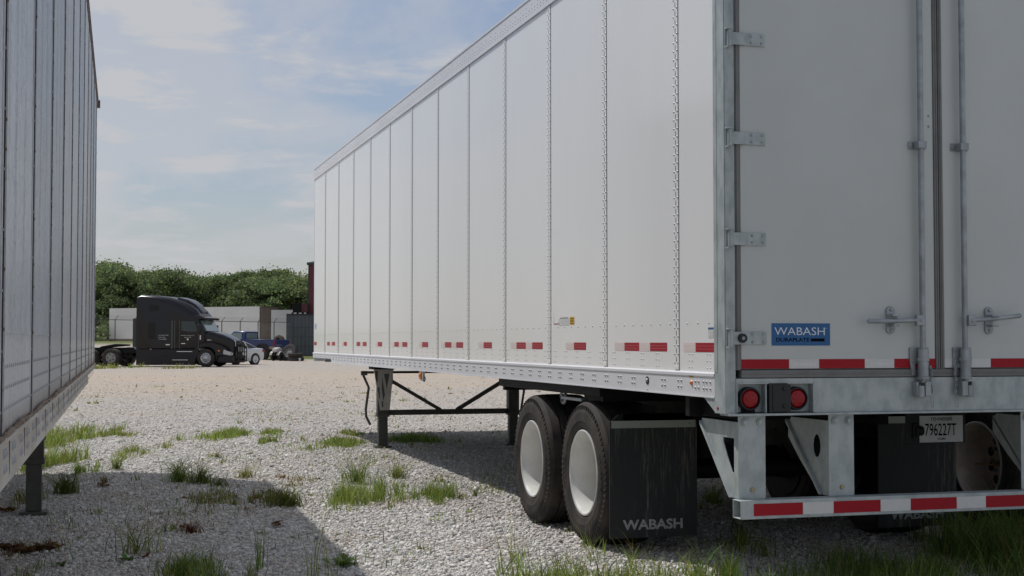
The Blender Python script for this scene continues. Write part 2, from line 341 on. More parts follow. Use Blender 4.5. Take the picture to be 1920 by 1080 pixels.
# ------------------------------------------------------------ grass
GM = [mat('grass_green', (.13, .19, .045), .55, island=.45, spec=.3),
      mat('grass_lime', (.29, .34, .10), .55, island=.35, spec=.3),
      mat('grass_dry', (.26, .20, .09), .7, island=.4, spec=.2),
      mat('grass_rust', (.14, .065, .03), .7, island=.4, spec=.2)]
for g_ in GM:
    leafy(g_, .42)
def blades(bases, hs, ws, spread, mi, lean=None):
    """curved tapering blades, 3 segments each"""
    n = len(bases); a = rng.uniform(0, 2*math.pi, n); out = np.stack([np.cos(a), np.sin(a)], 1)
    sp_ = (rng.uniform(.1, 1, n)*spread*hs)[:, None]; side = np.stack([-out[:, 1], out[:, 0]], 1)
    fa = rng.uniform(0, 2*math.pi, n); side = np.stack([np.cos(fa), np.sin(fa)], 1)
    rows = []
    for tt, wf in ((0, 1.0), (.35, .9), (.7, .6), (1.0, .06)):
        c = bases[:, :2]+out*sp_*tt**1.8; z = bases[:, 2]+hs*(tt-.22*spread*tt**2.5)
        w = (ws*wf)[:, None]*.5
        for s_ in (-1, 1): rows.append(np.concatenate([c+side*w*s_, z[:, None]], 1))
    V = np.stack(rows, 1)
    f = np.array([(0,1,3,2),(2,3,5,4),(4,5,7,6)]); F = (f[None]+8*np.arange(n)[:, None, None]).reshape(-1, 4)
    return V.reshape(-1, 3), F, np.repeat(mi, 3)
class Grass:
    def __init__(s): s.V = []; s.F = []; s.M = []; s.k = 0
    def add(s, V, F, M): s.V.append(V); s.F.append(F+s.k); s.M.append(M); s.k += len(V)
    def patch(s, c, rx, ry, n, h, w=.005, spread=.7, mix=(.5, .4, .1, 0), hv=.5, clump=0):
        n = max(6, int(n*.68))
        """elliptical patch (rx along the camera's right, ry away) around c"""
        r = np.abs(rng.normal(0, .55, n)); a = rng.uniform(0, 2*math.pi, n); nn = max(4, n//60); kx = rng.normal(0, .6, (nn, 2)); kk = rng.integers(0, nn, n)
        if clump:
            cx = rng.uniform(-1, 1, (clump, 2)); k = rng.integers(0, clump, n); u = cx[k]+rng.normal(0, .14, (n, 2)); X, Y = u[:, 0]*rx, u[:, 1]*ry
        else: u = kx[kk]*.8+np.stack([r*np.cos(a), r*np.sin(a)], 1)*.45; X, Y = u[:, 0]*rx, u[:, 1]*ry
        B = np.stack([c.x+RT.x*X+FH.x*Y, c.y+RT.y*X+FH.y*Y, np.full(n, c.z)], 1)
        n_ = n; H = h*1.1*rng.lognormal(0, hv, n).clip(.2, 2.4); mi = rng.choice(4, n, p=np.array(mix)/sum(mix))
        s.add(*blades(B, H, w*rng.uniform(.6, 1.3, n), spread, mi))
    def build(s, name):
        return np_mesh(name, np.concatenate(s.V), np.concatenate(s.F), GM, np.concatenate(s.M))
def gp(px, py):        # ground point at a photo pixel
    return at(px, 1.41*2666.7/(py-640)) if py > 645 else at(px, 100)
# single tufts that stand apart: things of their own
TUFT = [  # px, py base, half width m, height m, n, mix, label
 (125, 925, .13, .20, 260, (.95, .05, 0, 0), 'dark green spiky grass tuft beside the left trailer leg'),
 (336, 903, .13, .23, 230, (.5, .45, .05, 0), 'tall green tuft, left of the pair on the edge of the left shadow'),
 (378, 906, .14, .21, 200, (.7, .25, .05, 0), 'green tuft, right of the pair on the edge of the left shadow'),
 (412, 912, .12, .12, 120, (.5, .2, .1, .2), 'low ragged brown and green tuft just right of the tuft pair'),
 (462, 895, .12, .13, 130, (.15, .55, .3, 0), 'yellow green tuft in sunlit gravel right of the tuft pair'),
 (408, 858, .10, .09, 90, (.1, .3, .5, .1), 'small dry tuft in sunlit gravel behind the tuft pair'),
 (540, 948, .16, .18, 330, (.75, .15, .1, 0), 'dense green tuft with brown base at the tip of the left shadow'),
 (672, 906, .10, .28, 170, (.6, .4, 0, 0), 'tall upright green tuft at the back of the bright grass patch'),
 (746, 896, .11, .17, 150, (.35, .4, .25, 0), 'small tuft with brown base between landing gear and front tyre'),
 (222, 880, .07, .20, 80, (.5, .45, .05, 0), 'narrow upright tuft in the gravel behind the dark spiky tuft'),
 (362, 998, .10, .08, 90, (0, 0, .1, .9), 'flat rusty brown dead weed lying in the shaded gravel'),
 (260, 1035, .15, .24, 60, (.8, .1, .1, 0), 'sparse wiry green weed in the shaded gravel'),
 (650, 1060, .10, .07, 60, (.9, .1, 0, 0), 'small dark flat weed at the edge of the left shadow'),
 (532, 896, .10, .05, 60, (0, .1, .3, .6), 'tiny reddish dead weed in sunlit gravel'),
 (200, 905, .06, .10, 40, (.2, .1, 0, .7), 'small brown broken weed beside the dark spiky tuft'),
 (892, 930, .05, .13, 30, (.4, .5, .1, 0), 'thin yellow green sprig near the front tyre'),
]
for (px, py, hw, h, n, mix, lab) in TUFT:
    c = gp(px, py); G = Grass(); n1_ = n; r = hw*np.abs(rng.normal(0, .6, n1_)); a = rng.uniform(0, 2*math.pi, n1_)
    B = np.stack([r*np.cos(a), r*np.sin(a)*.8, np.zeros(n1_)], 1); mi = rng.choice(4, n1_, p=np.array(mix)/sum(mix))
    G.add(*blades(B, h*rng.lognormal(-.1, .45, n1_).clip(.25, 1.7), rng.uniform(.004, .008, n1_), 1.4, mi))
    o = G.build('grass_tuft'); o.location = (c.x, c.y, .006); tag(o, lab, 'grass tuft', 'weed tufts growing in the gravel')
# grass nobody could count
G = Grass()
def PT(px, py, wpx, dpx, n, h, **k):
    c = gp(px, py); d = 1.41*2666.7/(py-640); rx = wpx/2/2666.7*d
    ry = abs(1.41*2666.7/(py-dpx/2-640)-1.41*2666.7/(py+dpx/2-640))/2; c.z = .004; G.patch(c, rx, ry, n, h, **k)
PT(684, 935, 105, 26, 1900, .085, mix=(.35, .6, .05, 0)); PT(722, 925, 40, 16, 350, .12, mix=(.5, .5, 0, 0)); PT(815, 932, 100, 22, 1300, .085, mix=(.5, .4, .1, 0)); PT(640, 940, 16, 14, 150, .13)
PT(650, 832, 95, 14, 2600, .05, w=.008, mix=(.3, .6, .1, 0)); PT(655, 815, 50, 7, 700, .05, w=.008, mix=(.2, .6, .2, 0)); PT(775, 826, 110, 12, 2000, .06, w=.009, mix=(.7, .3, 0, 0))
PT(420, 818, 80, 14, 2300, .06, w=.01, mix=(.2, .7, .1, 0)); PT(512, 814, 50, 9, 700, .05, w=.01, mix=(.2, .6, .2, 0)); PT(507, 828, 40, 9, 500, .05, w=.01)
PT(200, 815, 60, 20, 600, .08, w=.01, mix=(.3, .5, .2, 0)); PT(125, 812, 60, 20, 900, .09, w=.01, mix=(.2, .6, .2, 0)); PT(100, 835, 60, 26, 1300, .13, w=.008, mix=(.3, .6, .1, 0))
PT(95, 875, 40, 26, 800, .16, w=.007, mix=(.4, .6, 0, 0)); PT(135, 865, 60, 24, 700, .13, w=.007, mix=(.3, .55, .15, 0)); PT(165, 885, 50, 10, 500, .07, mix=(.7, .3, 0, 0))
PT(250, 848, 90, 22, 700, .06, w=.007, mix=(.2, .55, .25, 0)); PT(240, 815, 60, 12, 500, .05, w=.01, mix=(.2, .5, .3, 0))
PT(410, 935, 110, 18, 700, .055, mix=(.35, .15, .3, .2), clump=14); PT(490, 940, 90, 16, 600, .06, mix=(.4, .1, .3, .2), clump=10)
PT(560, 905, 60, 14, 240, .04, w=.006, mix=(.1, .2, .3, .4), clump=12); PT(430, 945, 160, 34, 420, .04, w=.006, spread=1.1, mix=(.2, .1, .3, .4), clump=22); PT(300, 935, 240, 50, 260, .045, w=.005, mix=(.4, .2, .2, .2), clump=30)
PT(200, 1000, 330, 120, 420, .05, w=.005, mix=(.5, .15, .15, .2), clump=40); PT(700, 1000, 300, 110, 260, .05, w=.005, mix=(.4, .3, .2, .1), clump=30); PT(620, 870, 260, 60, 420, .04, w=.006, mix=(.3, .4, .2, .1), clump=34); PT(560, 840, 400, 50, 900, .035, w=.008, mix=(.25, .45, .3, 0), clump=50)
PT(950, 905, 130, 60, 300, .05, w=.006, mix=(.3, .4, .2, .1), clump=24); PT(640, 780, 400, 24, 700, .03, w=.012, mix=(.3, .4, .3, 0), clump=40)
PT(355, 1075, 130, 26, 1100, .075, mix=(.7, .2, .1, 0)); PT(430, 1090, 120, 30, 500, .08, mix=(.7, .2, .1, 0), clump=10)
PT(485, 1070, 30, 30, 40, .2, w=.005, spread=.3, mix=(.8, .2, 0, 0))
PT(560, 1110, 160, 60, 60, .2, w=.005, spread=.4, mix=(.6, .3, .1, 0), clump=8)
PT(20, 950, 60, 30, 260, .09, mix=(.5, .1, .2, .2), clump=6); PT(60, 1030, 110, 40, 500, .03, w=.008, mix=(.1, 0, .2, .7), spread=1.0)
PT(30, 1075, 120, 40, 200, .06, mix=(.4, .1, .2, .3), clump=8)
for px, py, w_, n_, h_ in ((940, 1085, 60, 70, .20), (1010, 1105, 120, 520, .10), (1060, 1080, 80, 160, .07), (1130, 1100, 200, 900, .08), (1170, 1052, 120, 110, .09), (1230, 1095, 180, 500, .08),
                          (980, 1060, 50, 60, .12), (1110, 1045, 40, 30, .10)):
    PT(px, py, w_, 45, n_, h_, w=.0055, spread=.75, mix=(.4, .5, .1, 0), clump=max(5, w_//10))
for px, py, w_, dp, n_, h_ in ((1400, 1030, 130, 60, 300, .10), (1560, 1070, 260, 70, 700, .08), (1700, 1085, 260, 60, 1900, .09), (1880, 1055, 190, 90, 4200, .16), (1990, 1040, 200, 120, 3500, .18),
                              (1330, 945, 60, 20, 240, .10), (1345, 1085, 120, 50, 500, .12), (1500, 1100, 260, 60, 900, .09), (1890, 985, 90, 30, 1200, .14), (1760, 1110, 300, 50, 1600, .11)):
    PT(px, py, w_, dp, n_, h_, w=.006, spread=.7, mix=(.78, .18, .04, 0))
# broad-leaved low weeds
def rosette(px, py, R, n, mi):
    c = gp(px, py) if py < 1000 else at(px, 1.41*2666.7/(py-640)); Vs = []; Fs = []
    for k_ in range(n):
        a = rng.uniform(0, 6.28); l = R*rng.uniform(.5, 1.1); w_ = l*.28; e = rng.uniform(.15, .6)*l; b_ = rng.normal(0, R*.35, 2)
        u = np.array([math.cos(a), math.sin(a)]); v = np.array([-u[1], u[0]])
        for tt, ww, zz_ in ((.1, .1, .1), (.45, 1, .6), (.8, .75, .9), (1.05, .05, .75)):
            for s_ in (-1, 1): q = b_+u*l*tt+v*w_*ww*s_; Vs.append((c.x+q[0], c.y+q[1], .01+e*zz_))
    V = np.array(Vs); f = np.array([(0,1,3,2),(2,3,5,4),(4,5,7,6)]); F = (f[None]+8*np.arange(n)[:, None, None]).reshape(-1, 4); G.add(V, F, np.full(len(F), mi))
for px, py, R, n, mi in ((200, 912, .07, 12, 3), (245, 1050, .06, 14, 0), (275, 1046, .05, 8, 3), (520, 985, .08, 10, 3), (645, 1058, .10, 16, 0), (350, 990, .05, 9, 3), (60, 1035, .10, 40, 3), (30, 1030, .08, 30, 3), (100, 1030, .08, 26, 3), (18, 960, .08, 18, 3),
                         (490, 1000, .03, 8, 0), (300, 965, .04, 10, 0), (350, 935, .04, 9, 3), (395, 938, .04, 10, 3), (485, 935, .06, 16, 3), (505, 925, .06, 14, 3), (600, 900, .05, 10, 3), (880, 960, .04, 8, 1), (700, 1010, .03, 8, 2), (815, 975, .04, 8, 1), (420, 1000, .03, 8, 0), (150, 1010, .04, 8, 0), (120, 1060, .06, 14, 0)):
    rosette(px, py, R, n, mi)
# thin weeds sprinkled through the whole yard
for _ in range(150):
    d = random.uniform(9, 45); l = random.uniform(-.34, .2)*d; p_ = FH*d+RT*l
    if random.random() < .55 or d < 20: G.patch(Vector((p_.x, p_.y, .003)), random.uniform(.03, .2), random.uniform(.03, .2), random.randint(8, 40), random.uniform(.02, .06), w=.006+.0003*d, mix=(.35, .35, .25, .05))
# taller strip along the tractor's far side, under its rear wheels and by the grey enclosure
for px, py, w_, n_ in ((215, 690, 80, 700), (320, 691, 120, 250), (585, 670, 20, 120)):
    PT(px, py, w_, 3, n_, .14, w=.03, mix=(.2, .5, .3, 0))
go = G.build('grass'); tag(go, 'uneven green and dry grass growing through the gravel', 'grass', kind='stuff')
# ------------------------------------------------------------ shared running gear
def add_wheel(parent, x, y, r=.5, w=.43, sgn=1, dish=.30, name='wheel', hub=True, rr=.315, rimmat=None, outer=True):
    """wheel whose outer face looks towards -x (sgn=1) or +x (sgn=-1); thing > wheel > tyre, rim"""
    rm = rimmat or M_rim; hb = MB(); c = (0, 0, 0)
    # disc with hand holes, hub and nuts
    n = 10; ri = rr*.93
    hb.lathe([(dish, ri*.99), (dish+.01, ri*.86), (dish-.005, ri*.80), (dish-.005, .10), (dish-.02, .09), (dish-.045, .085), (dish-.05, .0)], c, 40, 0, sgn=sgn)
    for k in range(10):
        t = 2*math.pi*(k+.5)/10; cx = sgn*(dish-.006); yy, zz_ = math.cos(t)*rr*.66, math.sin(t)*rr*.66
        hb.cyl((cx, yy, zz_), (cx-sgn*.004, yy, zz_), .036, .036, 12, 1)
        t = 2*math.pi*k/10; yy, zz_ = math.cos(t)*.135, math.sin(t)*.135
        hb.cyl((cx, yy, zz_), (cx-sgn*.03, yy, zz_), .014, .012, 6, 2)
    wh = hb.build(name, [rm, M_blkp, M_galvd], parent, loc=(x, y, r))
    q = MB()
    ins = [(.022, rr+.022), (.004, rr+.020), (0, rr+.012), (.006, rr+.003), (.022, rr-.004), (.05, rr-.012), (.09, rr-.020), (dish-.02, rr-.028), (dish+.02, rr-.03), (w-.02, rr-.01), (w-.01, rr+.02)]
    q.lathe(ins[:4], c, 64, 1, sgn=sgn); q.lathe(ins[3:], c, 64, 0, sgn=sgn)
    q.build('rim', [rm, M_rimlip], wh, fix=False)
    T = MB(); k = r/.5
    side = [(.020, rr+.020), (.002, rr+.035), (-.006, rr+.075), (-.009, rr+.082), (-.007, rr+.088), (-.012, rr+.125), (-.006, rr+.150), (-.004, rr+.153), (.002, rr+.162), (.006, .466*k), (.010, .470*k), (.020, .482*k), (.034, .490*k)]
    tread = []; nb = 5; w0, w1 = .034, w-.034; gw = .014
    for i in range(nb):
        a = w0+(w1-w0)*i/nb; b_ = w0+(w1-w0)*(i+1)/nb
        cr = lambda u: r-.010*k*(2*(u-w/2)/(w-.06))**2
        if i: tread += [(a+gw/2, cr(a)-.014), (a+gw/2+.001, cr(a))]
        if i < nb-1: tread += [(b_-gw/2-.001, cr(b_)), (b_-gw/2, cr(b_)-.014)]
    tread = [(w0, r-.010*k)]+tread+[(w1, r-.010*k)]
    full = side+tread+[(w-a, b_) for a, b_ in side[::-1]]
    T.lathe(full, c, 72, 0, sgn=sgn)
    for j in range(72):      # small shoulder notches
        t = 2*math.pi*j/72
        T.box(-.001, .012, -.006, .006, (rr+.16), (.466*k), 0, Matrix.Rotation(t, 4, 'X') @ Matrix.Scale(sgn, 4, (1, 0, 0)))
    for s_ in range(2):       # raised sidewall marks
        for j in range(7):
            t = R_(70+s_*180+j*5); T.box(-.0135, -.008, -.010, .010, rr+.105, rr+.135, 0, Matrix.Rotation(t, 4, 'X') @ Matrix.Scale(sgn, 4, (1, 0, 0)))
    T.build('tyre', M_tyre, wh, fix=False, ang=28)
    return wh
def legs(root, xl, xr, y, sgn=1, pale=True, zt=1.08, fancy=True):
    for x in (xl, xr):
        b = MB(); b.box(x-.075, x+.075, y-.06, y+.06, .42, zt, 0); b.box(x-.083, x+.083, y-.068, y+.068, .41, .46, 0)
        b.box(x-.062, x+.062, y-.048, y+.048, .03, .42, 0); b.box(x-.11, x+.11, y-.10, y+.10, .0, .03, 0)
        b.build('landing_leg', M_legd, root, bevel=.006)
    m = (xl+xr)/2; b = MB()
    b.box(xl+.077, xr-.077, y-.03, y+.03, .43, .50, 0); b.build('cross_brace', M_legd, root, bevel=.004)
    for s_, x in ((1, xl), (-1, xr)):
        b = MB(); X0 = x+s_*.09; b.tube([(X0, y-.01, .90), (m-s_*.11, y-.01, .49)], .033, 4)
        b.box(min(X0-.04, X0+.04), max(X0-.04, X0+.04), y-.05, y+.045, .84, .95)
        b.build('diagonal_brace', M_legd, root)
    b = MB(); b.cyl((xl+.08, y-.03, 1.0), (xr-.08, y-.03, 1.0), .016, None, 10); b.build('cross_shaft', M_blk, root)
    return
def trailer_under(root, W_, L_, ya, z0=1.10):
    b = MB()
    for x in (W_/2-.50, W_/2+.42): b.box(x, x+.08, ya[0]-1.0, ya[-1]+1.05, .86, 1.075)
    for yy in np.arange(ya[0]-.95, ya[-1]+1.1, .42): b.box(W_/2-.42, W_/2+.42, yy, yy+.05, .90, 1.06)
    b.box(.02, .05, ya[0]-.3, ya[-1]+1.0, 1.035, 1.098); b.box(W_-.05, W_-.02, ya[0]-.3, ya[-1]+1.0, 1.035, 1.098)
    for yy in (ya[0]-.28, ya[-1]+.92): b.box(.05, W_-.05, yy, yy+.06, 1.0, 1.09)
    b.build('slider_frame', M_blk, root, bevel=.004)
    for yy in ya:
        b = MB(); b.cyl((.30, yy, .5), (W_-.30, yy, .5), .065, None, 16)
        for s_ in (0, 1):
            x = .42 if s_ == 0 else W_-.42; b.cyl((x-.04*(1-2*s_), yy, .5), (x+.12*(1-2*s_), yy, .5), .20, None, 24)
            b.cyl((x+.022*(1-2*s_), yy, .5), (x+.032*(1-2*s_), yy, .5), .345, None, 32)  # added black disc closing the wheel's inner side, standing in for shade
            b.cyl((W_/2-.35+s_*.7, yy-.30, .62), (W_/2-.35+s_*.7, yy-.12, .62), .085, None, 16)
            xx = W_/2-.46+s_*.92; b.prism([(yy-.1, .45), (yy+.08, .45), (yy+.45, .72), (yy+.45, .88), (yy+.33, .88), (yy+.30, .75)], 'x', xx-.05, xx+.05)
            b.cyl((xx, yy-.15, .60), (xx, yy-.15, .86), .11, .10, 16)
        b.build('axle', M_blk, root)
    b = MB()
    for yy in np.arange(.4, L_-.4, .61): b.box(.06, W_-.06, yy, yy+.05, 1.10, 1.20)
    b.build('floor_beams', M_galvd, root)

# ------------------------------------------------------------ the big white trailer
def main_trailer():
    Wd, L = 2.60, 15.22; T = empty('dry_van_trailer', (3.24, 7.0, 0))
    tag(T, 'big clean white box semi trailer with riveted side and closed rear doors', 'trailer')
    seams = [.70+1.219*k for k in range(12)]; edges = [.145]+seams+[L-.02]; ZB, ZT = 1.235, 3.94
    for k in range(len(edges)-1):
        y0, y1 = edges[k], edges[k+1]; b = MB(); b.box(.004, .03, y0+.003, y1-.003, ZB+.004, ZT, 0)
        if k < len(edges)-2:
            b.box(.0, .004, y1-.034, y1+.034, ZB+.012, ZT-.002, 0)         # logistic post with two rivet columns
            b.box(.0025, .004, y1-.0385, y1-.034, ZB+.008, ZT-.002, 2)      # dark caulk line on its rear edge
            for z in np.arange(ZB+.05, ZT-.03, .0508):
                for s_ in (-1, 1): b.dome((0, y1+s_*.024, z), (-1, 0, 0), .0068, .005, 6, 1)
                b.box(-.0008, .0, y1-.0035, y1+.0035, z+.006, z+.034, 2)
            b.box(-.004, .0, y1-.036, y1+.036, ZB+.012, ZB+.03, 0)
        for yy in np.arange(y0+.10, y1-.06, .152): b.dome((.004, yy, 1.512), (-1, 0, 0), .006, .005, 6, 1)
        for yy in np.arange(math.ceil((y0+.06)/.25)*.25, y1-.06, .25):
            for s_ in (-.021, .021):
                for z in (1.338, 1.300, 1.262): b.dome((.004, yy+s_, z), (-1, 0, 0), .005, .004, 6, 3)
        if k == 0:
            for z in np.arange(ZB+.04, ZT, .1016): b.dome((.004, y0+.018, z), (-1, 0, 0), .009, .007, 8, 1)
        b.build('side_panel', [M_white, M_rivet, M_gap, M_rivsh], T, ang=40)
    b = MB(); b.box(Wd-.03, Wd-.004, .145, L-.02, ZB+.004, ZT, 0)
    for y in seams: b.box(Wd-.004, Wd, y-.03, y+.03, ZB+.01, ZT, 0)
    b.build('far_side_wall', M_white, T)
    b = MB(); b.box(.0, Wd, L-.02, L, 1.10, ZT+.16); b.build('front_wall', M_alu, T, bevel=.01)
    b = MB(); b.box(.01, Wd-.01, .05, L-.03, 4.094, 4.104); b.build('roof', M_white, T)
    b = MB(); b.box(.04, Wd-.04, .1, L-.03, 1.205, 1.25); b.build('floor', M_galvd, T)
    # top and bottom rails of both sides
    b = MB(); b.box(-.006, .03, .145, L+.004, ZT, 4.095, 0); b.box(-.012, .05, .145, L+.006, 4.095, 4.112, 0); b.box(-.010, -.006, .145, L, ZT, ZT+.014, 0)
    for y in np.arange(.2, L-.03, .0762):
        for z in (3.985, 4.01): b.dome((-.006, y, z), (-1, 0, 0), .0055, .004, 5, 1)
    for y in np.arange(.2, L-.03, .1524): b.dome((-.006, y, 4.045), (-1, 0, 0), .0055, .004, 5, 1)
    b.build('top_rail', [M_alu, M_rivet], T)
    b = MB(); b.box(Wd-.03, Wd+.006, .145, L, ZT, 4.11); b.build('top_rail', M_alu, T)
    b = MB()
    b.prism([(.03, 1.10), (-.010, 1.10), (-.010, 1.212), (-.016, 1.218), (-.016, 1.232), (-.004, 1.240), (.03, 1.240)], 'y', .145, 13.4, 0)
    b.prism([(.03, 1.16), (-.010, 1.16), (-.010, 1.212), (-.016, 1.218), (-.016, 1.232), (-.004, 1.240), (.03, 1.240)], 'y', 13.4, L, 0)
    b.box(-.014, -.010, .145, 13.4, 1.10, 1.108, 0)
    for y in np.arange(.38, L-.1, .2465):
        if abs(y-1.131) < .06: continue
        for s_ in (-.022, .022):
            for z in (1.184, 1.150): b.dome((-.010, y+s_, z), (-1, 0, 0), .0085, .008, 8, 1)
    for y in (.20, .25, .29):
        for z in (1.185, 1.148): b.dome((-.010, y, z), (-1, 0, 0), .0085, .008, 8, 1)
    b.cyl((-.010, 1.131, 1.172), (-.014, 1.131, 1.172), .026, .024, 20, 2); b.cyl((-.014, 1.131, 1.172), (-.020, 1.131, 1.172), .012, .008, 12, 1); b.dome((-.010, 1.131, 1.118), (-1, 0, 0), .007, .006, 6, 1)
    b.build('bottom_rail', [M_alu, M_rivsh, M_blkp], T, ang=40)
    b = MB(); b.box(Wd-.03, Wd+.010, .145, L, 1.10, 1.24); b.build('bottom_rail', M_alu, T)
    # reflective tape along the side: (rear, front) of each red piece and of its white neighbour
    reds = [(.17, .43), (.85, 1.12), (1.30, 1.56), (2.31, 2.57), (3.31, 3.58), (3.75, 4.01), (4.76, 5.03), (5.76, 6.02), (6.21, 6.47), (7.21, 7.49), (8.23, 8.49), (8.68, 8.93), (9.66, 9.93),
            (10.68, 10.94), (11.13, 11.4), (12.15, 12.41), (13.15, 13.43), (13.62, 13.88), (14.92, 15.19)]
    wh = [(.43, .60), (1.12, 1.30), (1.56, 1.74), (2.57, 2.75), (3.58, 3.75), (4.01, 4.18), (5.03, 5.20), (6.02, 6.21), (6.47, 6.63), (7.49, 7.65), (8.49, 8.68), (8.93, 9.1), (9.93, 10.1), (10.94, 11.13), (12.41, 12.58), (13.43, 13.62)]
    for (a, c_) in reds:
        b = MB(); b.box(.0028, .0038, a, c_, 1.350, 1.402, 0)
        for z in (1.367, 1.384): b.box(.0024, .0028, a, c_, z-.001, z+.001, 1)
        w_ = [w for w in wh if abs(w[0]-c_) < .02]
        if w_: b.box(.0028, .0038, w_[0][0]+.001, w_[0][1], 1.350, 1.402, 2)
        if w_:
            for z in (1.367, 1.384): b.box(.0024, .0028, w_[0][0]+.002, w_[0][1], z-.0015, z+.0015, 3)
        b.build('reflective_tape', [M_red, mat('tape_pink', (.55, .12, .15), .4), mat('tape_pale_pink', (.72, .60, .57), .4), M_whitet], T, smooth=False)
    b = MB(); b.box(.0025, .0035, 2.561, 2.66, 1.528, 1.585, 0)
    for i in range(4): b.box(.0018, .0025, 2.572, 2.65, 1.535+i*.012, 1.539+i*.012, 1)
    b.build('warning_sticker', [M_yel, M_ktxt], T, smooth=False)
    b = MB(); b.box(.0025, .0035, 2.68, 2.92, 1.525, 1.575, 0); b.box(.0018, .0025, 2.70, 2.88, 1.577, 1.581, 1); b.box(.0018, .0025, 2.9, 3.03, 1.536, 1.541, 2); b.box(.0018, .0025, 3.03, 3.034, 1.54, 1.62, 3)
    for i in range(3): b.box(.0018, .0025, 2.70, 2.82, 1.535+i*.012, 1.537+i*.012, 3)
    b.build('paper_sticker', [M_whitet, M_ktxt, M_red, M_alu], T, smooth=False)
    b = MB(); b.box(.0025, .0035, .185, .256, 1.43, 1.49, 0); b.box(.0018, .0025, .186, .255, 1.476, 1.486, 1)
    for i in range(4): b.box(.0018, .0025, .20, .24, 1.437+i*.008, 1.439+i*.008, 2)
    b.build('inspection_sticker', [M_whitet, M_blue, M_alu], T, smooth=False)
    b = MB(); b.box(.0025, .0035, 14.95, 15.12, 1.60, 1.68, 0); b.build('blue_sticker', mat('pale_blue', (.25, .36, .5), .5), T, smooth=False)
    b = MB(); b.box(-.0125, -.0105, .430, .495, 1.207, 1.229, 0)
    for i in range(4): b.box(-.0132, -.0125, .438+i*.014, .446+i*.014, 1.21, 1.226, 1)
    b.build('warning_sticker', [M_yel, M_ktxt], T, smooth=False)
    for (y, z, mm_) in ((.457, 1.176, M_amber), (.10, 1.048, M_lens)):
        b = MB(); b.dome((-.010 if y > .2 else -.004, y, z), (-1, 0, 0), .016, .013, 12); b.build('marker_lamp', mm_, T)
    # hanging mid-turn lamp
    b = MB(); b.prism([(7.42, 1.10), (7.60, 1.10), (7.57, 1.0), (7.45, 1.0)], 'x', .0, .02, 0); b.cyl((-.002, 7.51, 1.052), (-.022, 7.51, 1.052), .042, .036, 20, 1); b.cyl((-.022, 7.51, 1.052), (-.026, 7.51, 1.052), .014, .012, 12, 2)
    b.tube([(.01, 7.44, 1.05), (.01, 7.38, 1.04), (.01, 7.37, 1.015), (.01, 7.41, .995), (.01, 7.47, 1.002)], .006, 6, 3)
    b.build('turn_lamp', [M_alu, M_amber, M_lens, M_blkp], T)
    # rear frame
    for s_ in (0, 1):
        X = Matrix.Identity(4) if s_ == 0 else Matrix.Translation((Wd, 0, 0)) @ Matrix.Scale(-1, 4, (1, 0, 0))
        b = MB(); b.box(-.012, .050, .006, .142, 1.02, 4.11, 0, X); b.box(-.014, -.012, .10, .142, 1.24, 4.0, 0, X)
        b.box(-.008, .012, -.004, .006, 1.30, 4.10, 0, X); b.box(-.008, .0, .142, .150, 1.24, 3.94, 1, X)
        b.prism([(.143, 1.099), (.143, 1.02), (.30, 1.099)], 'x', -.006, .02, 0, X)
        b.build('corner_post', [M_galv, M_gap], T, bevel=.004)
        b = MB(); b.box(.052, .080, .002, .05, 1.255, 3.96, 0, X); b.box(.056, .066, -.004, .002, 1.255, 3.96, 0, X); b.build('door_gasket', M_gask, T, bevel=.003)
    b = MB(); b.box(.0, Wd, .0, .12, 3.955, 4.11); b.build('rear_header', M_galv, T, bevel=.005)
    # rear sill with recessed lamp boxes
    b = MB(); zs0, zs1 = 1.022, 1.212
    b.box(.050, .515, .05, .09, zs0+.004, 1.186, 0); b.box(2.085, 2.55, .05, .09, zs0+.004, 1.186, 0)
    b.box(.515, 2.085, .0, .09, zs0, zs1-.002, 0); b.box(.050, .515, .0, .09, 1.186, zs1-.002, 0); b.box(2.085, 2.55, .0, .09, 1.186, zs1-.002, 0)
    b.box(.0505, .058, -.001, .05, zs0+.002, 1.186, 0); b.box(.506, .515, -.003, .05, zs0+.002, 1.184, 0); b.box(2.085, 2.094, -.003, .05, zs0+.002, 1.184, 0)
    b.box(.222, .230, .0, .05, zs0+.002, 1.184, 0); b.box(.058, .506, -.003, .0, 1.180, 1.188, 0)
    b.box(.0, Wd, -.022, .10, 1.010, 1.0215, 0)
    b.build('rear_sill', M_galv, T, bevel=.004)
    b = MB(); b.box(.080, Wd-.08, -.004, .05, 1.214, 1.254, 0); b.box(.080, Wd-.08, -.008, -.004, 1.232, 1.240, 0); b.box(.080, Wd-.08, .0, .05, 1.2545, 1.259, 1); b.build('door_gasket', [M_gask, M_gap], T, bevel=.002)
    for x in (.137, .418, Wd-.418, Wd-.137):
        b = MB(); Rx = Matrix.Translation((x, .05, 1.100)) @ Matrix.Rotation(R_(90), 4, 'Z')
        b.lathe([(-.0, .064), (.035, .064), (.044, .060), (.046, .054), (.038, .051)], seg=40, X=Rx, m=0, sgn=-1)
        b.lathe([(.032, .051), (.044, .042), (.050, .025), (.052, 0)], seg=40, X=Rx, m=1, sgn=-1)
        for k in range(6):
            t = math.pi*k/3; b.dome((x+.027*math.cos(t), .0, 1.1+.027*math.sin(t)), (0, -1, 0), .006, .002, 6, 1)
        b.build('tail_lamp', [M_blkp, M_lens], T, fix=True)
    for x in (.240, Wd-.352):
        b = MB(); b.box(x, x+.112, -.008, .049, 1.026, 1.184); b.box(x+.02, x+.128, -.012, -.008, 1.032, 1.176)
        for z in (1.06, 1.155): b.cyl((x+.09, -.012, z), (x+.09, -.02, z), .013, .011, 12)
        b.build('junction_box', M_blkp, T, bevel=.006)
    # rear doors
    hz_ = [1.427, 1.961, 2.506, 3.046, 3.58]
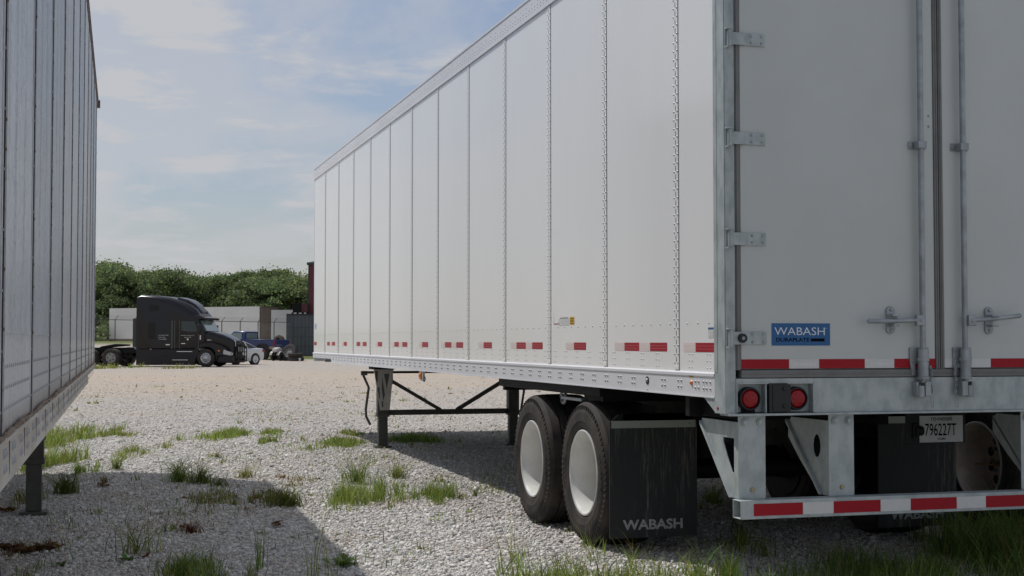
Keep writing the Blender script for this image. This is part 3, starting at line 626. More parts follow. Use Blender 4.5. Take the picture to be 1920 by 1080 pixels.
    for s_ in (0, 1):
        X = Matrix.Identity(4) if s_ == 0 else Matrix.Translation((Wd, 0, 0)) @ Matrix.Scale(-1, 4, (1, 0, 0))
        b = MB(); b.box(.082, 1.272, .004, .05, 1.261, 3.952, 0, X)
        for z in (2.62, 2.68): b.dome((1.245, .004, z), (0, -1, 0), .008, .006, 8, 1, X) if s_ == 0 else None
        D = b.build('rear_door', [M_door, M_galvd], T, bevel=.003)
        b = MB(); b.box(1.273, 1.297, -.004, .05, 1.255, 3.955, 0, X); b.box(1.284, 1.290, -.009, -.004, 1.255, 3.955, 0, X); b.build('centre_seal', M_gask, D, bevel=.002)
        for z in hz_:
            b = MB(); b.cyl((.012, -.020, z-.045), (.012, -.020, z+.045), .013, None, 12, 0, X)
            b.box(.0, .022, -.022, -.006, z-.05, z+.05, 0, X); b.box(.022, .10, -.016, -.010, z-.034, z+.034, 0, X)
            b.box(.10, .228, -.007, .0035, z-.034, z+.034, 0, X); b.box(.098, .104, -.014, .0, z-.034, z+.034, 0, X)
            b.box(-.010, .0, -.03, -.004, z-.055, z-.046, 0, X); b.box(-.010, .024, -.034, -.004, z+.046, z+.055, 0, X)
            if z > 1.5 or s_: bolts = [(.145, z-.018), (.145, z+.018), (.208, z-.018), (.208, z+.018)]
            else: bolts = [(.145, z-.022), (.145, z+.022), (.208, z-.022), (.208, z+.022)]
            for (xx, zz_) in bolts: b.dome((xx, -.007, zz_), (0, -1, 0), .008, .006, 8, 1, X)
            if z < 1.5: b.cyl((.078, -.016, z), (.078, -.034, z), .026, .024, 20, 2, X); b.cyl((.078, -.034, z), (.078, -.037, z), .010, None, 12, 1, X)
            b.build('hinge', [M_galv, M_galvd, M_blkp], D, bevel=.0015)
        xr = 1.165; b = MB(); b.cyl((xr, -.040, 1.18), (xr, -.040, 3.93), .0165, None, 16, 0, X)
        for z in (2.507, 3.6):
            b.box(xr-.055, xr+.055, -.0, .0035, z-.022, z+.022, 0, X); b.box(xr-.026, xr+.026, -.062, .0, z-.020, z+.020, 0, X); b.box(xr-.055, xr-.03, -.008, .0, z-.018, z+.018, 0, X)
            b.dome((xr-.042, -.008, z), (0, -1, 0), .009, .006, 8, 0, X); b.dome((xr+.042, 0, z), (0, -1, 0), .009, .008, 8, 0, X)
        # lower bearing, cam and keeper
        b.cyl((xr, -.042, 1.215), (xr, -.042, 1.368), .030, .028, 20, 0, X); b.cyl((xr, -.042, 1.30), (xr, -.042, 1.318), .035, None, 20, 0, X); b.cyl((xr, -.042, 1.20), (xr, -.042, 1.215), .034, None, 20, 0, X)
        b.box(xr-.062, xr+.056, -.010, .0035, 1.285, 1.375, 0, X)
        b.prism([(xr-.062, 1.29), (xr-.05, 1.22), (xr-.03, 1.22), (xr-.03, 1.29)], 'y', -.012, .0, 0, X); b.prism([(xr+.03, 1.29), (xr+.034, 1.23), (xr+.05, 1.23), (xr+.058, 1.29)], 'y', -.012, .0, 0, X)
        for (xx, zz_) in ((xr-.048, 1.36), (xr-.048, 1.30), (xr+.046, 1.36), (xr+.046, 1.30)): b.dome((xx, -.010, zz_), (0, -1, 0), .009, .009, 8, 0, X)
        b.build('lock_rod', M_galvd, D, bevel=.0015)
        b = MB(); b.box(xr-.045, xr+.035, -.055, -.002, 1.128, 1.142, 0, X); b.cyl((xr-.02, -.045, 1.10), (xr-.02, -.045, 1.165), .024, .022, 12, 0, X)
        b.box(xr+.0, xr+.036, -.065, -.02, 1.105, 1.188, 0, X); b.box(xr-.048, xr-.034, -.05, -.0, 1.11, 1.185, 0, X)
        b.build('cam_keeper', M_galvd, D, bevel=.003)
        # handle lever, hub and retainer
        zt = 0.0 if s_ == 0 else .035
        b = MB(); b.tube([(xr-.02, -.060, 1.527), (xr-.17, -.060, 1.523+zt*.4), (xr-.345, -.058, 1.520+zt)], [.013, .013, .014], 8, 0, X); b.dome((xr-.345, -.058, 1.520+zt), (-1, 0, 0), .014, .012, 8, 0, X)
        b.box(xr-.055, xr-.005, -.072, -.045, 1.497, 1.557, 0, X); b.dome((xr-.03, -.072, 1.527), (0, -1, 0), .010, .007, 8, 1, X)
        b.build('handle', [M_galvd, M_rivsh], D, bevel=.003)
        b = MB(); xh = .985; b.cyl((xh, .0035, 1.578), (xh, -.0092, 1.578), .027, None, 16, 0, X); b.cyl((xh, .0035, 1.478), (xh, -.0092, 1.478), .027, None, 16, 0, X); b.box(xh-.026, xh+.026, -.010, .0035, 1.478, 1.578, 0, X)
        b.box(xh-.024, xh+.024, -.038, -.010, 1.534, 1.560, 0, X); b.box(xh-.026, xh+.024, -.075, -.038, 1.548, 1.560, 0, X); b.box(xh-.02, xh+.02, -.070, -.010, 1.492, 1.503, 0, X)
        for z in (1.586, 1.470): b.dome((xh, -.010, z), (0, -1, 0), .011, .010, 8, 1, X)
        b.build('handle_latch', [M_galvd, M_rivsh], D, bevel=.002)
        # chain with pin
        b = MB(); xc = xr+.060 if s_ == 0 else xr+.052
        for j in range(9):
            z = 1.265-j*.0165; X2 = X @ Matrix.Translation((xc+.004*math.sin(j), -.02-.001*j, z)) @ Matrix.Rotation(R_(90*(j % 2)+20), 4, 'Z')
            b.tube([(.006*math.cos(t), 0, .010*math.sin(t)) for t in np.linspace(0, 2*math.pi, 9)], .0034, 5, 0, X2)
        for sx in (-.007, .007): b.cyl((xc+sx, -.032, 1.12), (xc+sx, -.034, 1.045), .0028, None, 6, 0, X)
        b.cyl((xc-.007, -.034, 1.045), (xc+.007, -.034, 1.045), .0028, None, 6, 0, X); b.build('safety_chain', M_galvd, D)
        # tape on the door foot
        if s_ == 0: seg = [(.082, .365, 0), (.365, .546, 1), (.546, .826, 0), (.826, 1.01, 1), (1.01, 1.271, 0)]
        else: seg = [(1.329, 1.629, 1), (1.629, 1.91, 0), (1.91, 2.09, 1), (2.09, 2.37, 0), (2.37, 2.517, 1)]
        b = MB()
        for (a, c_, k) in seg:
            b.box(a+.0004, c_-.0004, .0018, .003, 1.2625, 1.313, k)
            if k: b.text('WABASH', (a+.03, .0014, 1.276), (1, 0, 0), (0, 0, 1), .13, .02, 2)
        b.build('reflective_tape', [M_red, M_whitet, M_wemb], D, smooth=False)
        if s_ == 0:
            b = MB(); b.box(.262, .614, .0018, .003, 1.387, 1.508, 0)
            b.text('WABASH', (.279, .0012, 1.444), (1, 0, 0), (0, 0, 1), .302, .042, 1, bold=-.008)
            b.text('DURAPLATE', (.288, .0012, 1.408), (1, 0, 0), (0, 0, 1), .200, .021, 2, bold=.025)
            b.box(.496, .580, .0012, .0018, 1.409, 1.426, 2); b.text('TM', (.585, .0012, 1.478), (1, 0, 0), (0, 0, 1), .010, .005, 1)
            b.build('blue_name_decal', [M_blue, M_wtxt, M_ktxt], D, smooth=False)
    # impact guard
    Gd = MB(); x0, x1 = .050, Wd-.050; za, zb = .462, .562; ya_, yb_ = -.045, .055; w = .006
    Gd.box(x0, x1, ya_, ya_+w, za, zb); Gd.box(x0, x1, yb_-w, yb_, za, zb); Gd.box(x0, x1, ya_+w, yb_-w, za, za+w); Gd.box(x0, x1, ya_+w, yb_-w, zb-w, zb)
    Gb = Gd.build('bumper_bar', M_galv, T, bevel=.003)
    seg = [(.126, .416, 0), (.416, .6, 1), (.6, .887, 0), (.887, 1.074, 1), (1.074, 1.365, 0), (1.365, 1.552, 1), (1.552, 1.84, 0), (1.84, 2.02, 1), (2.02, 2.31, 0), (2.31, 2.48, 1)]
    b = MB()
    for (a, c_, k) in seg: b.box(a+.0004, c_-.0004, ya_-.0018, ya_-.0008, .479, .543, k)
    b.build('reflective_tape', [M_red, M_whitet], Gb, smooth=False)
    for (a, c_) in ((.070, .230), (.611, .765), (1.835, 1.989), (2.370, 2.530)):
        out = a < 1.3; b = MB(); b.box(a, c_, .020, .027, zb+.001, 1.009, 0)
        xi = a if out else c_-.007; e = [xi, xi+.007]
        if a < .1 or c_ > 2.5:     # outer bracket: plate with a wedge-shaped hole
            b.ring([(.027, zb+.002), (.11, zb+.002), (.27, .70), (.50, .945), (.50, .975), (.027, .975)], [(.075, .70), (.10, .70), (.17, .79), (.215, .86), (.215, .885), (.075, .885)], 'x', e[0], e[1], 0)
        else:
            cy, cz = .16, .83; ov = [(cy+.045*math.cos(t), cz+.065*math.sin(t)) for t in np.linspace(0, 2*math.pi, 12, endpoint=False)]
            ot = [(.50, .86), (.50, .94), (.46, .975), (.20, .975), (.027, .975), (.027, .93), (.027, .83), (.027, .70), (.027, zb+.002), (.09, zb+.002), (.20, .62), (.36, .74)]
            b.ring(ot, ov, 'x', e[0], e[1], 0)
        xe = e[0]-.022 if not out else e[1]; b.prism([(.11, zb+.004), (.50, .944), (.50, .962), (.095, zb+.004)], 'x', e[0]-.018 if out else e[0], e[1] if out else e[1]+.018, 0)
        for xx in (a+.035, c_-.035):
            b.cyl((xx, .020, .975), (xx, .010, .975), .020, None, 20, 0); b.cyl((xx, .010, .975), (xx, .001, .975), .014, None, 6, 0)
        b.cyl(((a+c_)/2, .020, .612), ((a+c_)/2, .012, .612), .012, None, 12, 1); b.build('guard_post', [M_galv, M_brass], T, bevel=.0015)
    b = MB()
    for x in (.10, .64, 1.88, 2.42): b.box(x, x+.08, .04, .62, .985, 1.09)
    b.box(.02, Wd-.02, .56, .62, .98, 1.09); b.build('rear_crossmember', M_blk, T, bevel=.004)
    # running gear
    ya2 = (2.38, 3.60); trailer_under(T, Wd, L, ya2)
    b = MB()    # stowed straps and pull handle seen above the front tyre
    b.tube([(.10, 3.10+.05*math.cos(t), 1.0+.05*math.sin(t)) for t in np.linspace(0, 2*math.pi, 15)], .012, 6, 0); b.box(.05, .10, 2.55, 3.0, .985, 1.005, 1)
    b.build('slider_pull_handle', [M_galvd, M_galvd], T)
    for y in ya2:
        add_wheel(T, .0, y, .5, .43, 1, dish=.205, rr=.277); add_wheel(T, Wd, y, .5, .43, -1, dish=.205, rr=.277)
    for s_ in (0, 1):
        xa = -.005 if s_ == 0 else Wd-.62; yf = 1.82
        b = MB(); b.box(xa, xa+.62, yf, yf+.010, .115, .885, 0)
        b.text('WABASH', (xa+.09, yf-.0012, .168), (1, 0, 0), (0, 0, 1), .425, .068, 1, bold=.03)
        F = b.build('mud_flap', [M_flap, M_gtxt], T, smooth=False)
        b = MB(); b.box(xa+.012, xa+.608, yf-.006, yf-.001, .838, .886, 0)
        for xx in (.22, .40, .56): b.dome((xa+xx, yf-.006, .862), (0, -1, 0), .008, .006, 8, 0)
        b.build('flap_strip', mat('strip_metal', (.30, .33, .29), .5, .4), F)
        b = MB(); b.box(xa+.10, xa+.60, yf+.011, yf+.05, .85, .93); b.box(min(xa+.3, xa+.34), xa+.34, yf+.02, yf+.40, .93, .98)
        b.prism([(xa+.02, .885), (xa+.60, .885), (xa+.60, .93), (xa+.07, .93)], 'y', yf+.011, yf+.018); b.build('flap_bracket', M_blk, T)
    # landing gear
    yl = 11.65; xl, xr_ = .40, 2.20; legs(T, xl, xr_, yl)
    b = MB()      # pale pressed bracket on the outer face of the near leg
    yb2 = yl-.075
    def ringx(cx, hw, z0, z1, w_): return [(cx-hw, z0), (cx+hw, z0), (cx+hw+w_, z1), (cx-hw-w_, z1)]
    P0 = [(xl-.05, .50), (xl+.05, .50), (xl+.10, 1.04), (xl-.135, 1.04)]
    b.prism(P0, 'y', yb2-.006, yb2, 0); b.prism([(xl-.15, 1.04), (xl+.13, 1.04), (xl+.13, 1.075), (xl-.15, 1.075)], 'y', yb2-.03, yb2+.02, 1)
    b.prism([(xl+.05, .50), (xl+.075, .50), (xl+.125, 1.04), (xl+.10, 1.04)], 'y', yb2-.03, yb2+.02, 0)
    for poly in ([(xl+.0, .98), (xl+.075, .98), (xl+.04, .78)], [(xl-.02, .93), (xl+.015, .70), (xl-.01, .62), (xl-.03, .80)], [(xl-.085, .80), (xl-.06, .80), (xl-.05, .66), (xl-.065, .66)], [(xl-.03, .62), (xl-.01, .62), (xl-.005, .54), (xl-.025, .54)],
                 [(xl-.12, 1.02), (xl-.08, 1.02), (xl-.085, .86), (xl-.11, .9)]):
        b.prism(poly, 'y', yb2-.008, yb2-.006, 2)
    b.build('leg_bracket', [M_legw, M_blk, M_gap], T, bevel=.003)
    b = MB(); b.tube([(xl-.13, yl-.05, 1.0), (xl-.27, yl-.06, 1.0), (xl-.27, yl-.06, .96), (xl-.20, yl-.07, .80), (xl-.24, yl-.08, .52), (xl-.235, yl-.08, .42), (xl-.18, yl-.09, .31)], .017, 8); b.cyl((xl-.30, yl-.055, .99), (xl-.22, yl-.055, .99), .03, None, 12)
    b.build('crank_handle', M_legd, T)
    b = MB(); b.tube([(xr_+.10, yl-.02, 1.05), (xr_+.20, yl-.02, 1.02), (xr_+.11, yl-.02, .47), (xr_+.07, yl-.02, .47)], .018, 6); b.build('leg_strut', M_legd, T)
    for xx in (xl-.15, xr_-.12): b = MB(); b.box(xx, xx+.27, yl-.2, yl+.2, 1.04, 1.10); b.build('leg_mount', M_blk, T)
    # licence plate and its lamp
    b = MB(); a0, a1, z0, z1, yp = 1.627, 1.932, .787, .950, .735; b.box(a0, a1, yp, yp+.003, z0, z1, 0)
    b.text('TENNESSEE', (a0+.075, yp-.001, z1-.030), (1, 0, 0), (0, 0, 1), .155, .020, 1, bold=.012); b.text('796227T', (a0+.038, yp-.001, z0+.040), (1, 0, 0), (0, 0, 1), .220, .076, 1, bold=.005)
    b.text('SEMI', (a0+.125, yp-.001, z0+.014), (1, 0, 0), (0, 0, 1), .055, .013, 1, bold=.005); b.box(a1-.05, a1-.022, yp-.0015, yp-.0005, z1-.024, z1-.014, 2)
    for xx in (a0+.03, a1-.03): b.box(xx-.012, xx+.012, yp-.0015, yp-.0005, z0+.006, z0+.010, 2)
    b.build('licence_plate', [M_plate, M_ktxt, M_alu], T, smooth=False)
    b = MB(); b.box(a0-.10, a0-.025, yp-.01, yp+.0035, z0-.01, z1+.05); b.box(a0-.09, a1+.02, yp+.004, yp+.012, z0-.005, z1+.06); b.cyl((a0-.05, yp-.035, z0+.075), (a0-.005, yp-.035, z0+.075), .034, .030, 14)
    b.box(a0-.06, a0-.02, yp-.03, yp, z0+.03, z0+.12); b.build('plate_lamp', M_blkp, T, bevel=.003)
main_trailer()

# ------------------------------------------------------------ trailer whose wheel shows beyond on the right
def right_trailer():
    T = empty('dry_van_trailer', (6.40, 7.0, 0)); tag(T, 'mostly hidden trailer on the right, its pale dished wheel showing behind the rear guard', 'trailer')
    L = 15.2; b = MB(); b.box(.0, .03, 0, L, 1.24, 4.1); b.build('side_wall', M_white, T)
    b = MB(); b.box(.0, 2.6, L-.03, L, 1.1, 4.1); b.build('front_wall', M_white, T); b = MB(); b.box(.03, 2.57, .02, L-.04, 4.05, 4.08); b.build('roof', M_white, T)
    b = MB(); b.box(-.01, .03, 0, L, 1.10, 1.239); b.box(2.57, 2.61, 0, L, 1.10, 1.239); b.build('bottom_rail', M_alu, T)
    b = MB(); b.box(2.57, 2.6, 0, L, 1.24, 4.1); b.build('side_wall', M_white, T)
    b = MB(); b.box(.03, 2.57, .0, .04, 1.24, 4.04); b.build('rear_door', M_door, T); b = MB(); b.box(.0, 2.6, -.01, .06, 1.02, 1.235); b.build('rear_sill', M_galv, T)
    trailer_under(T, 2.6, L, (2.40, 3.62))
    for y in (2.40, 3.62): add_wheel(T, .0, y, .5, .43, 1, dish=.26, rr=.285, rimmat=mat('old_rim', (.72, .62, .55), .45, var=.3, vscale=6)); add_wheel(T, 2.6, y, .5, .43, -1, dish=.26)
    b = MB(); b.tube([(.255, 2.28, .44), (.16, 2.32, .47), (.12, 2.40, .475), (.12, 2.46, .478), (.14, 2.62, .46)], .008, 6); b.cyl((.20, 2.40, .48), (.15, 2.40, .48), .025, .02, 8); b.build('tyre_hose', M_orange, T)
    legs(T, .40, 2.2, 11.65)
right_trailer()
# ------------------------------------------------------------ old trailer on the left
def old_panel_mat():
    m = bpy.data.materials.new('weathered_white_panel'); m.use_nodes = True; t = m.node_tree; p = t.nodes['Principled BSDF']; L = t.links.new
    tcn = t.nodes.new('ShaderNodeTexCoord'); P = tcn.outputs['Object']
    sx = t.nodes.new('ShaderNodeSeparateXYZ'); L(P, sx.inputs[0]); Z = sx.outputs[2]
    def mapped(sc):
        q = t.nodes.new('ShaderNodeMapping'); q.inputs['Scale'].default_value = sc; L(P, q.inputs[0]); return q.outputs[0]
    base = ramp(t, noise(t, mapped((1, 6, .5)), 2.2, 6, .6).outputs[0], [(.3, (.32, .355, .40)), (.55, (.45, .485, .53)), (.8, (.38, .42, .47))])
    # chalky lower scuff band, its edge ragged
    zb = mth('ADD', Z, mth('MULTIPLY', mth('SUBTRACT', noise(t, mapped((1, 1.2, 1)), 3, 5, .6).outputs[0], .5, tree=t), .10, tree=t), tree=t)
    low = ramp(t, mth('SUBTRACT', zb, 1.0, tree=t), [(.40, 1.0), (.44, 0.0)])
    a = t.nodes.new('ShaderNodeMix'); a.data_type = 'RGBA'; L(mth('MULTIPLY', low, .8, tree=t), a.inputs[0]); L(base, a.inputs[6]); a.inputs[7].default_value = (.66, .65, .63, 1)
    # rusty drips above the floor line
    dr = mth('ADD', Z, mth('MULTIPLY', mth('SUBTRACT', noise(t, mapped((1, 16, .8)), 3, 5, .7).outputs[0], .5, tree=t), -.12, tree=t), tree=t)
    rs = ramp(t, mth('SUBTRACT', dr, 1.0, tree=t), [(.155, .9), (.185, .45), (.25, 0.0)])
    c = t.nodes.new('ShaderNodeMix'); c.data_type = 'RGBA'; L(rs, c.inputs[0]); L(a.outputs[2], c.inputs[6]); c.inputs[7].default_value = (.17, .10, .055, 1)
    # grime streaks
    gr = ramp(t, noise(t, mapped((1, 22, .35)), 2.0, 6, .65).outputs[0], [(.55, 0.0), (.78, .55)])
    d = t.nodes.new('ShaderNodeMix'); d.data_type = 'RGBA'; L(gr, d.inputs[0]); L(c.outputs[2], d.inputs[6]); d.inputs[7].default_value = (.20, .20, .21, 1)
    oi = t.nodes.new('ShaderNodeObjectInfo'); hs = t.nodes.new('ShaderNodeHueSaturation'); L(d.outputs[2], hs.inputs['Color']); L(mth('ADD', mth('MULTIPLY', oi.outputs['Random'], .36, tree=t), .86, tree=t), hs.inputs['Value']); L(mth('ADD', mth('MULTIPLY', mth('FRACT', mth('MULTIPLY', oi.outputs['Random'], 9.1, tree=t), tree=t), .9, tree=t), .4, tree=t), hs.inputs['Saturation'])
    L(hs.outputs[0], p.inputs['Base Color'])
    L(mth('ADD', mth('MULTIPLY', low, .35, tree=t), mth('ADD', .22, mth('MULTIPLY', noise(t, mapped((1, 5, 2)), 4, 5, .6).outputs[0], .25, tree=t), tree=t), tree=t), p.inputs['Roughness'])
    n1_ = noise(t, mapped((1, 3.2, .32)), 2.4, 3, .5); n2_ = noise(t, mapped((1, 2, 3)), 4.0, 5, .65, 1.5)
    cr = ramp(t, n2_.outputs[0], [(.47, 0.0), (.5, 1.0), (.53, 0.0)])
    h = mth('ADD', mth('MULTIPLY', n1_.outputs[0], 1.0, tree=t), mth('MULTIPLY', cr, .10, tree=t), tree=t)
    b = t.nodes.new('ShaderNodeBump'); b.inputs['Strength'].default_value = .55; b.inputs['Distance'].default_value = .03; L(h, b.inputs['Height']); L(b.outputs[0], p.inputs['Normal'])
    return m
def left_trailer():
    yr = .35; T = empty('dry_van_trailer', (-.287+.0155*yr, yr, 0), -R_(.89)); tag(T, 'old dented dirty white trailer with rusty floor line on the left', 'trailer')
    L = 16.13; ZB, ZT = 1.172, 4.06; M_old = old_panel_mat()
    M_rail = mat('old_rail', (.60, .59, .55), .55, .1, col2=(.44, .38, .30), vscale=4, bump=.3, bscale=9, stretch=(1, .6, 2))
    M_rust = mat('rust', (.13, .06, .03), .9, col2=(.24, .15, .09), vscale=20); M_dintsh = mat('dint_shading', (.40, .41, .43), .5, .1)  # dint grey: bluish shading of dents put into the rivet colour
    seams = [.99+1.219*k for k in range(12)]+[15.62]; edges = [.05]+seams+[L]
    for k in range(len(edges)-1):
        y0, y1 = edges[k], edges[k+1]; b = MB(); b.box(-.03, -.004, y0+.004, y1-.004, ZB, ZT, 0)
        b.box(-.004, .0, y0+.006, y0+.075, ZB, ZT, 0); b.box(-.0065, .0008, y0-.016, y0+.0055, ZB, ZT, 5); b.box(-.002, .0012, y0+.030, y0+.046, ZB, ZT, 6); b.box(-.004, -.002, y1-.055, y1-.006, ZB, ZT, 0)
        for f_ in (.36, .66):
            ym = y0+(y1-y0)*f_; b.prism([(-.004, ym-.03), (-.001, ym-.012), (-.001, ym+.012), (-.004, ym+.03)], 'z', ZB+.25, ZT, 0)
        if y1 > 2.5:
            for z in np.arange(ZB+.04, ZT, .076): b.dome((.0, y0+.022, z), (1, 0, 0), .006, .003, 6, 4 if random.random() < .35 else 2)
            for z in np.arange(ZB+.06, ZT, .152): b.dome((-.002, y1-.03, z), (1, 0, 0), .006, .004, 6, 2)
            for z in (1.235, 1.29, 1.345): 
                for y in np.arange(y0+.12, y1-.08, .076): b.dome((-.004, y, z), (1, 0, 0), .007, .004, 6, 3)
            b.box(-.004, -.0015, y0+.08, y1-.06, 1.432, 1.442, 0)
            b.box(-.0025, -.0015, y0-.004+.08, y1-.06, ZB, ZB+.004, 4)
        b.build('side_panel', [M_old, M_gap, M_rivet, M_dintsh, M_rust, mat('old_seam', (.03, .03, .03), .8), mat('chalky_strip', (.46, .44, .44), .6, var=.3, vscale=8, stretch=(1, 1, 2))], T, ang=40)
    b = MB(); b.prism([(-.03, 1.04), (.004, 1.04), (.008, 1.046), (.004, 1.055), (.002, 1.150), (.016, 1.158), (.016, 1.168), (-.004, 1.1715), (-.03, 1.1715)], 'y', .05, 12.85, 0)
    b.prism([(-.03, 1.11), (.002, 1.11), (.002, 1.150), (.016, 1.158), (.016, 1.168), (-.004, 1.1715), (-.03, 1.1715)], 'y', 12.85, L-.25, 0)
    for y in np.arange(.2, L-.4, .30):
        for s_ in (-.035, .035):
            for z in ((1.125, 1.085) if y < 12.8 else (1.128,)): b.dome((.003, y+s_, z), (1, 0, 0), .014, .006, 10, 1)
    for y in np.arange(.6, L-.3, .61): b.box(.0025, .0045, y, y+.012, 1.06, 1.148, 2)
    b.build('bottom_rail', [M_rail, M_dintsh, M_rust], T)
    b = MB(); y = .06                          # crumbling rusty sealant bead on the ledge
    pts = [(.007, yy, 1.1735+.004*math.sin(yy*5)+random.uniform(-.003, .003)) for yy in np.arange(.06, L-.1, .06)]
    b.tube(pts, [random.uniform(.004, .009) for _ in pts], 6); b.build('sealant_bead', mat('dusty_sealant', (.30, .25, .19), .9, col2=(.14, .08, .045), vscale=14), T)
    b = MB(); b.box(-.03, .006, .05, L, ZT, 4.108, 0); b.box(-.05, .012, .05, L+.01, 4.108, 4.118, 0); b.box(-.05, .03, L-.03, L+.03, 4.02, 4.10, 1)
    for y in np.arange(.2, L, .1524): b.dome((.006, y, 4.085), (1, 0, 0), .007, .005, 6, 1)
    b.build('top_rail', [mat('old_top_rail', (.22, .17, .16), .7, .1, var=.4, vscale=5), M_rust], T)
    b = MB(); b.box(-2.6, -2.57, .05, L, 1.04, 4.11); b.build('far_side_wall', M_old, T)
    b = MB(); b.box(-2.57, -.03, L-.03, L, 1.12, 4.11); b.build('front_wall', M_old, T)
    b = MB(); b.box(-2.57, -.03, .05, L-.04, 4.075, 4.10); b.build('roof', M_old, T); b = MB(); b.box(-2.57, -.03, .1, L-.04, 1.17, 1.21); b.build('floor', M_galvd, T)
    b = MB(); b.box(-2.57, -.03, .02, .05, 1.1, 4.1); b.build('rear_door', M_old, T)
    U = MB(); U.box(-2.0, -1.9, 2.0-1.5, 5.0, .86, 1.03); U.box(-.8, -.7, .5, 5.0, .86, 1.03)
    for y in np.arange(.4, L-.4, .61): U.box(-2.55, -.04, y, y+.05, 1.07, 1.165)
    U.build('floor_beams', M_blk, T)
    for y in (1.83, 3.05):
        add_wheel(T, -.0, y, .5, .43, -1, dish=.2); add_wheel(T, -2.6, y, .5, .43, 1, dish=.2)
        b = MB(); b.cyl((-2.3, y, .5), (-.3, y, .5), .065, None, 14); b.build('axle', M_blk, T)
    legs(T, -2.2, -.39, 11.92)
    for xx in (-.52, -2.33): b = MB(); b.box(xx, xx+.26, 11.75, 12.09, 1.0, 1.06); b.build('leg_mount', M_blk, T)
    b = MB(); b.tube([(-.30, 12.15, 1.05), (-.33, 12.02, .60)], .022, 6); b.build('leg_strut', mat('rusty_strut', (.16, .09, .08), .8, var=.4, vscale=9), T)
left_trailer()

# ------------------------------------------------------------ simple road wheel for far vehicles
def far_wheel(parent, x, y, r, w, sgn, rimm, spokes=0, name='wheel', rr=.28, rz=0.0, ds=1.0):
    """axle along y; outer face towards sgn*y"""
    X = Matrix.Rotation(R_(90)*sgn*-1, 4, 'Z') @ Matrix.Identity(4); b = MB()
    Y = Matrix.Rotation(R_(90)*(1 if sgn < 0 else -1), 4, 'Z')      # maps -x (outer) to sgn*y
    b.lathe([(.03*ds, rr), (.045*ds, rr*.93), (.07*ds, rr*.84), (.055*ds, rr*.45), (.02*ds, rr*.38), (.0, rr*.2), (0, 0)], seg=28, m=0, X=Y)
    if spokes:
        for k in range(spokes):
            t = 2*math.pi*k/spokes; b.cyl((.045, math.cos(t)*rr*.64, math.sin(t)*rr*.64), (.058, math.cos(t)*rr*.64, math.sin(t)*rr*.64), rr*.12, None, 8, 1, Y)
    wh = b.build(name, [rimm, M_blkp], parent, loc=(x, y, r)); wh.rotation_euler = (0, 0, rz)
    T = MB(); T.lathe([(.04, rr), (.01, rr*1.08), (-.005, (r+rr)/2), (.012, r*.95), (.04, r), (w-.04, r), (w-.01, r*.95), (w, rr)], seg=36, m=0, X=Y)
    T.build('tyre', M_tyre, wh); return wh
def heading(tree, origin, ang): tree.location = origin; tree.rotation_euler = (0, 0, ang)

def rsec(x, hw, z0, z1, r, n=5, hwb=None, rb=.05):
    """rounded cross-section in the plane x=const"""
    hwb = hwb or hw; P = []
    for k in range(n+1):
        t = math.pi/2*k/n; P.append((x, hw-r+r*math.sin(t)*1.0 if False else hw-r+r*math.cos(math.pi/2-t)*0+r*math.cos(t), z1-r+r*math.sin(t)))
    for k in range(n+1):
        t = math.pi/2+math.pi/2*k/n; P.append((x, -(hw-r)+r*math.cos(t), z1-r+r*math.sin(t)))
    P += [(x, -hwb, z0+rb), (x, -hwb+rb, z0), (x, hwb-rb, z0), (x, hwb, z0+rb)]
    return P

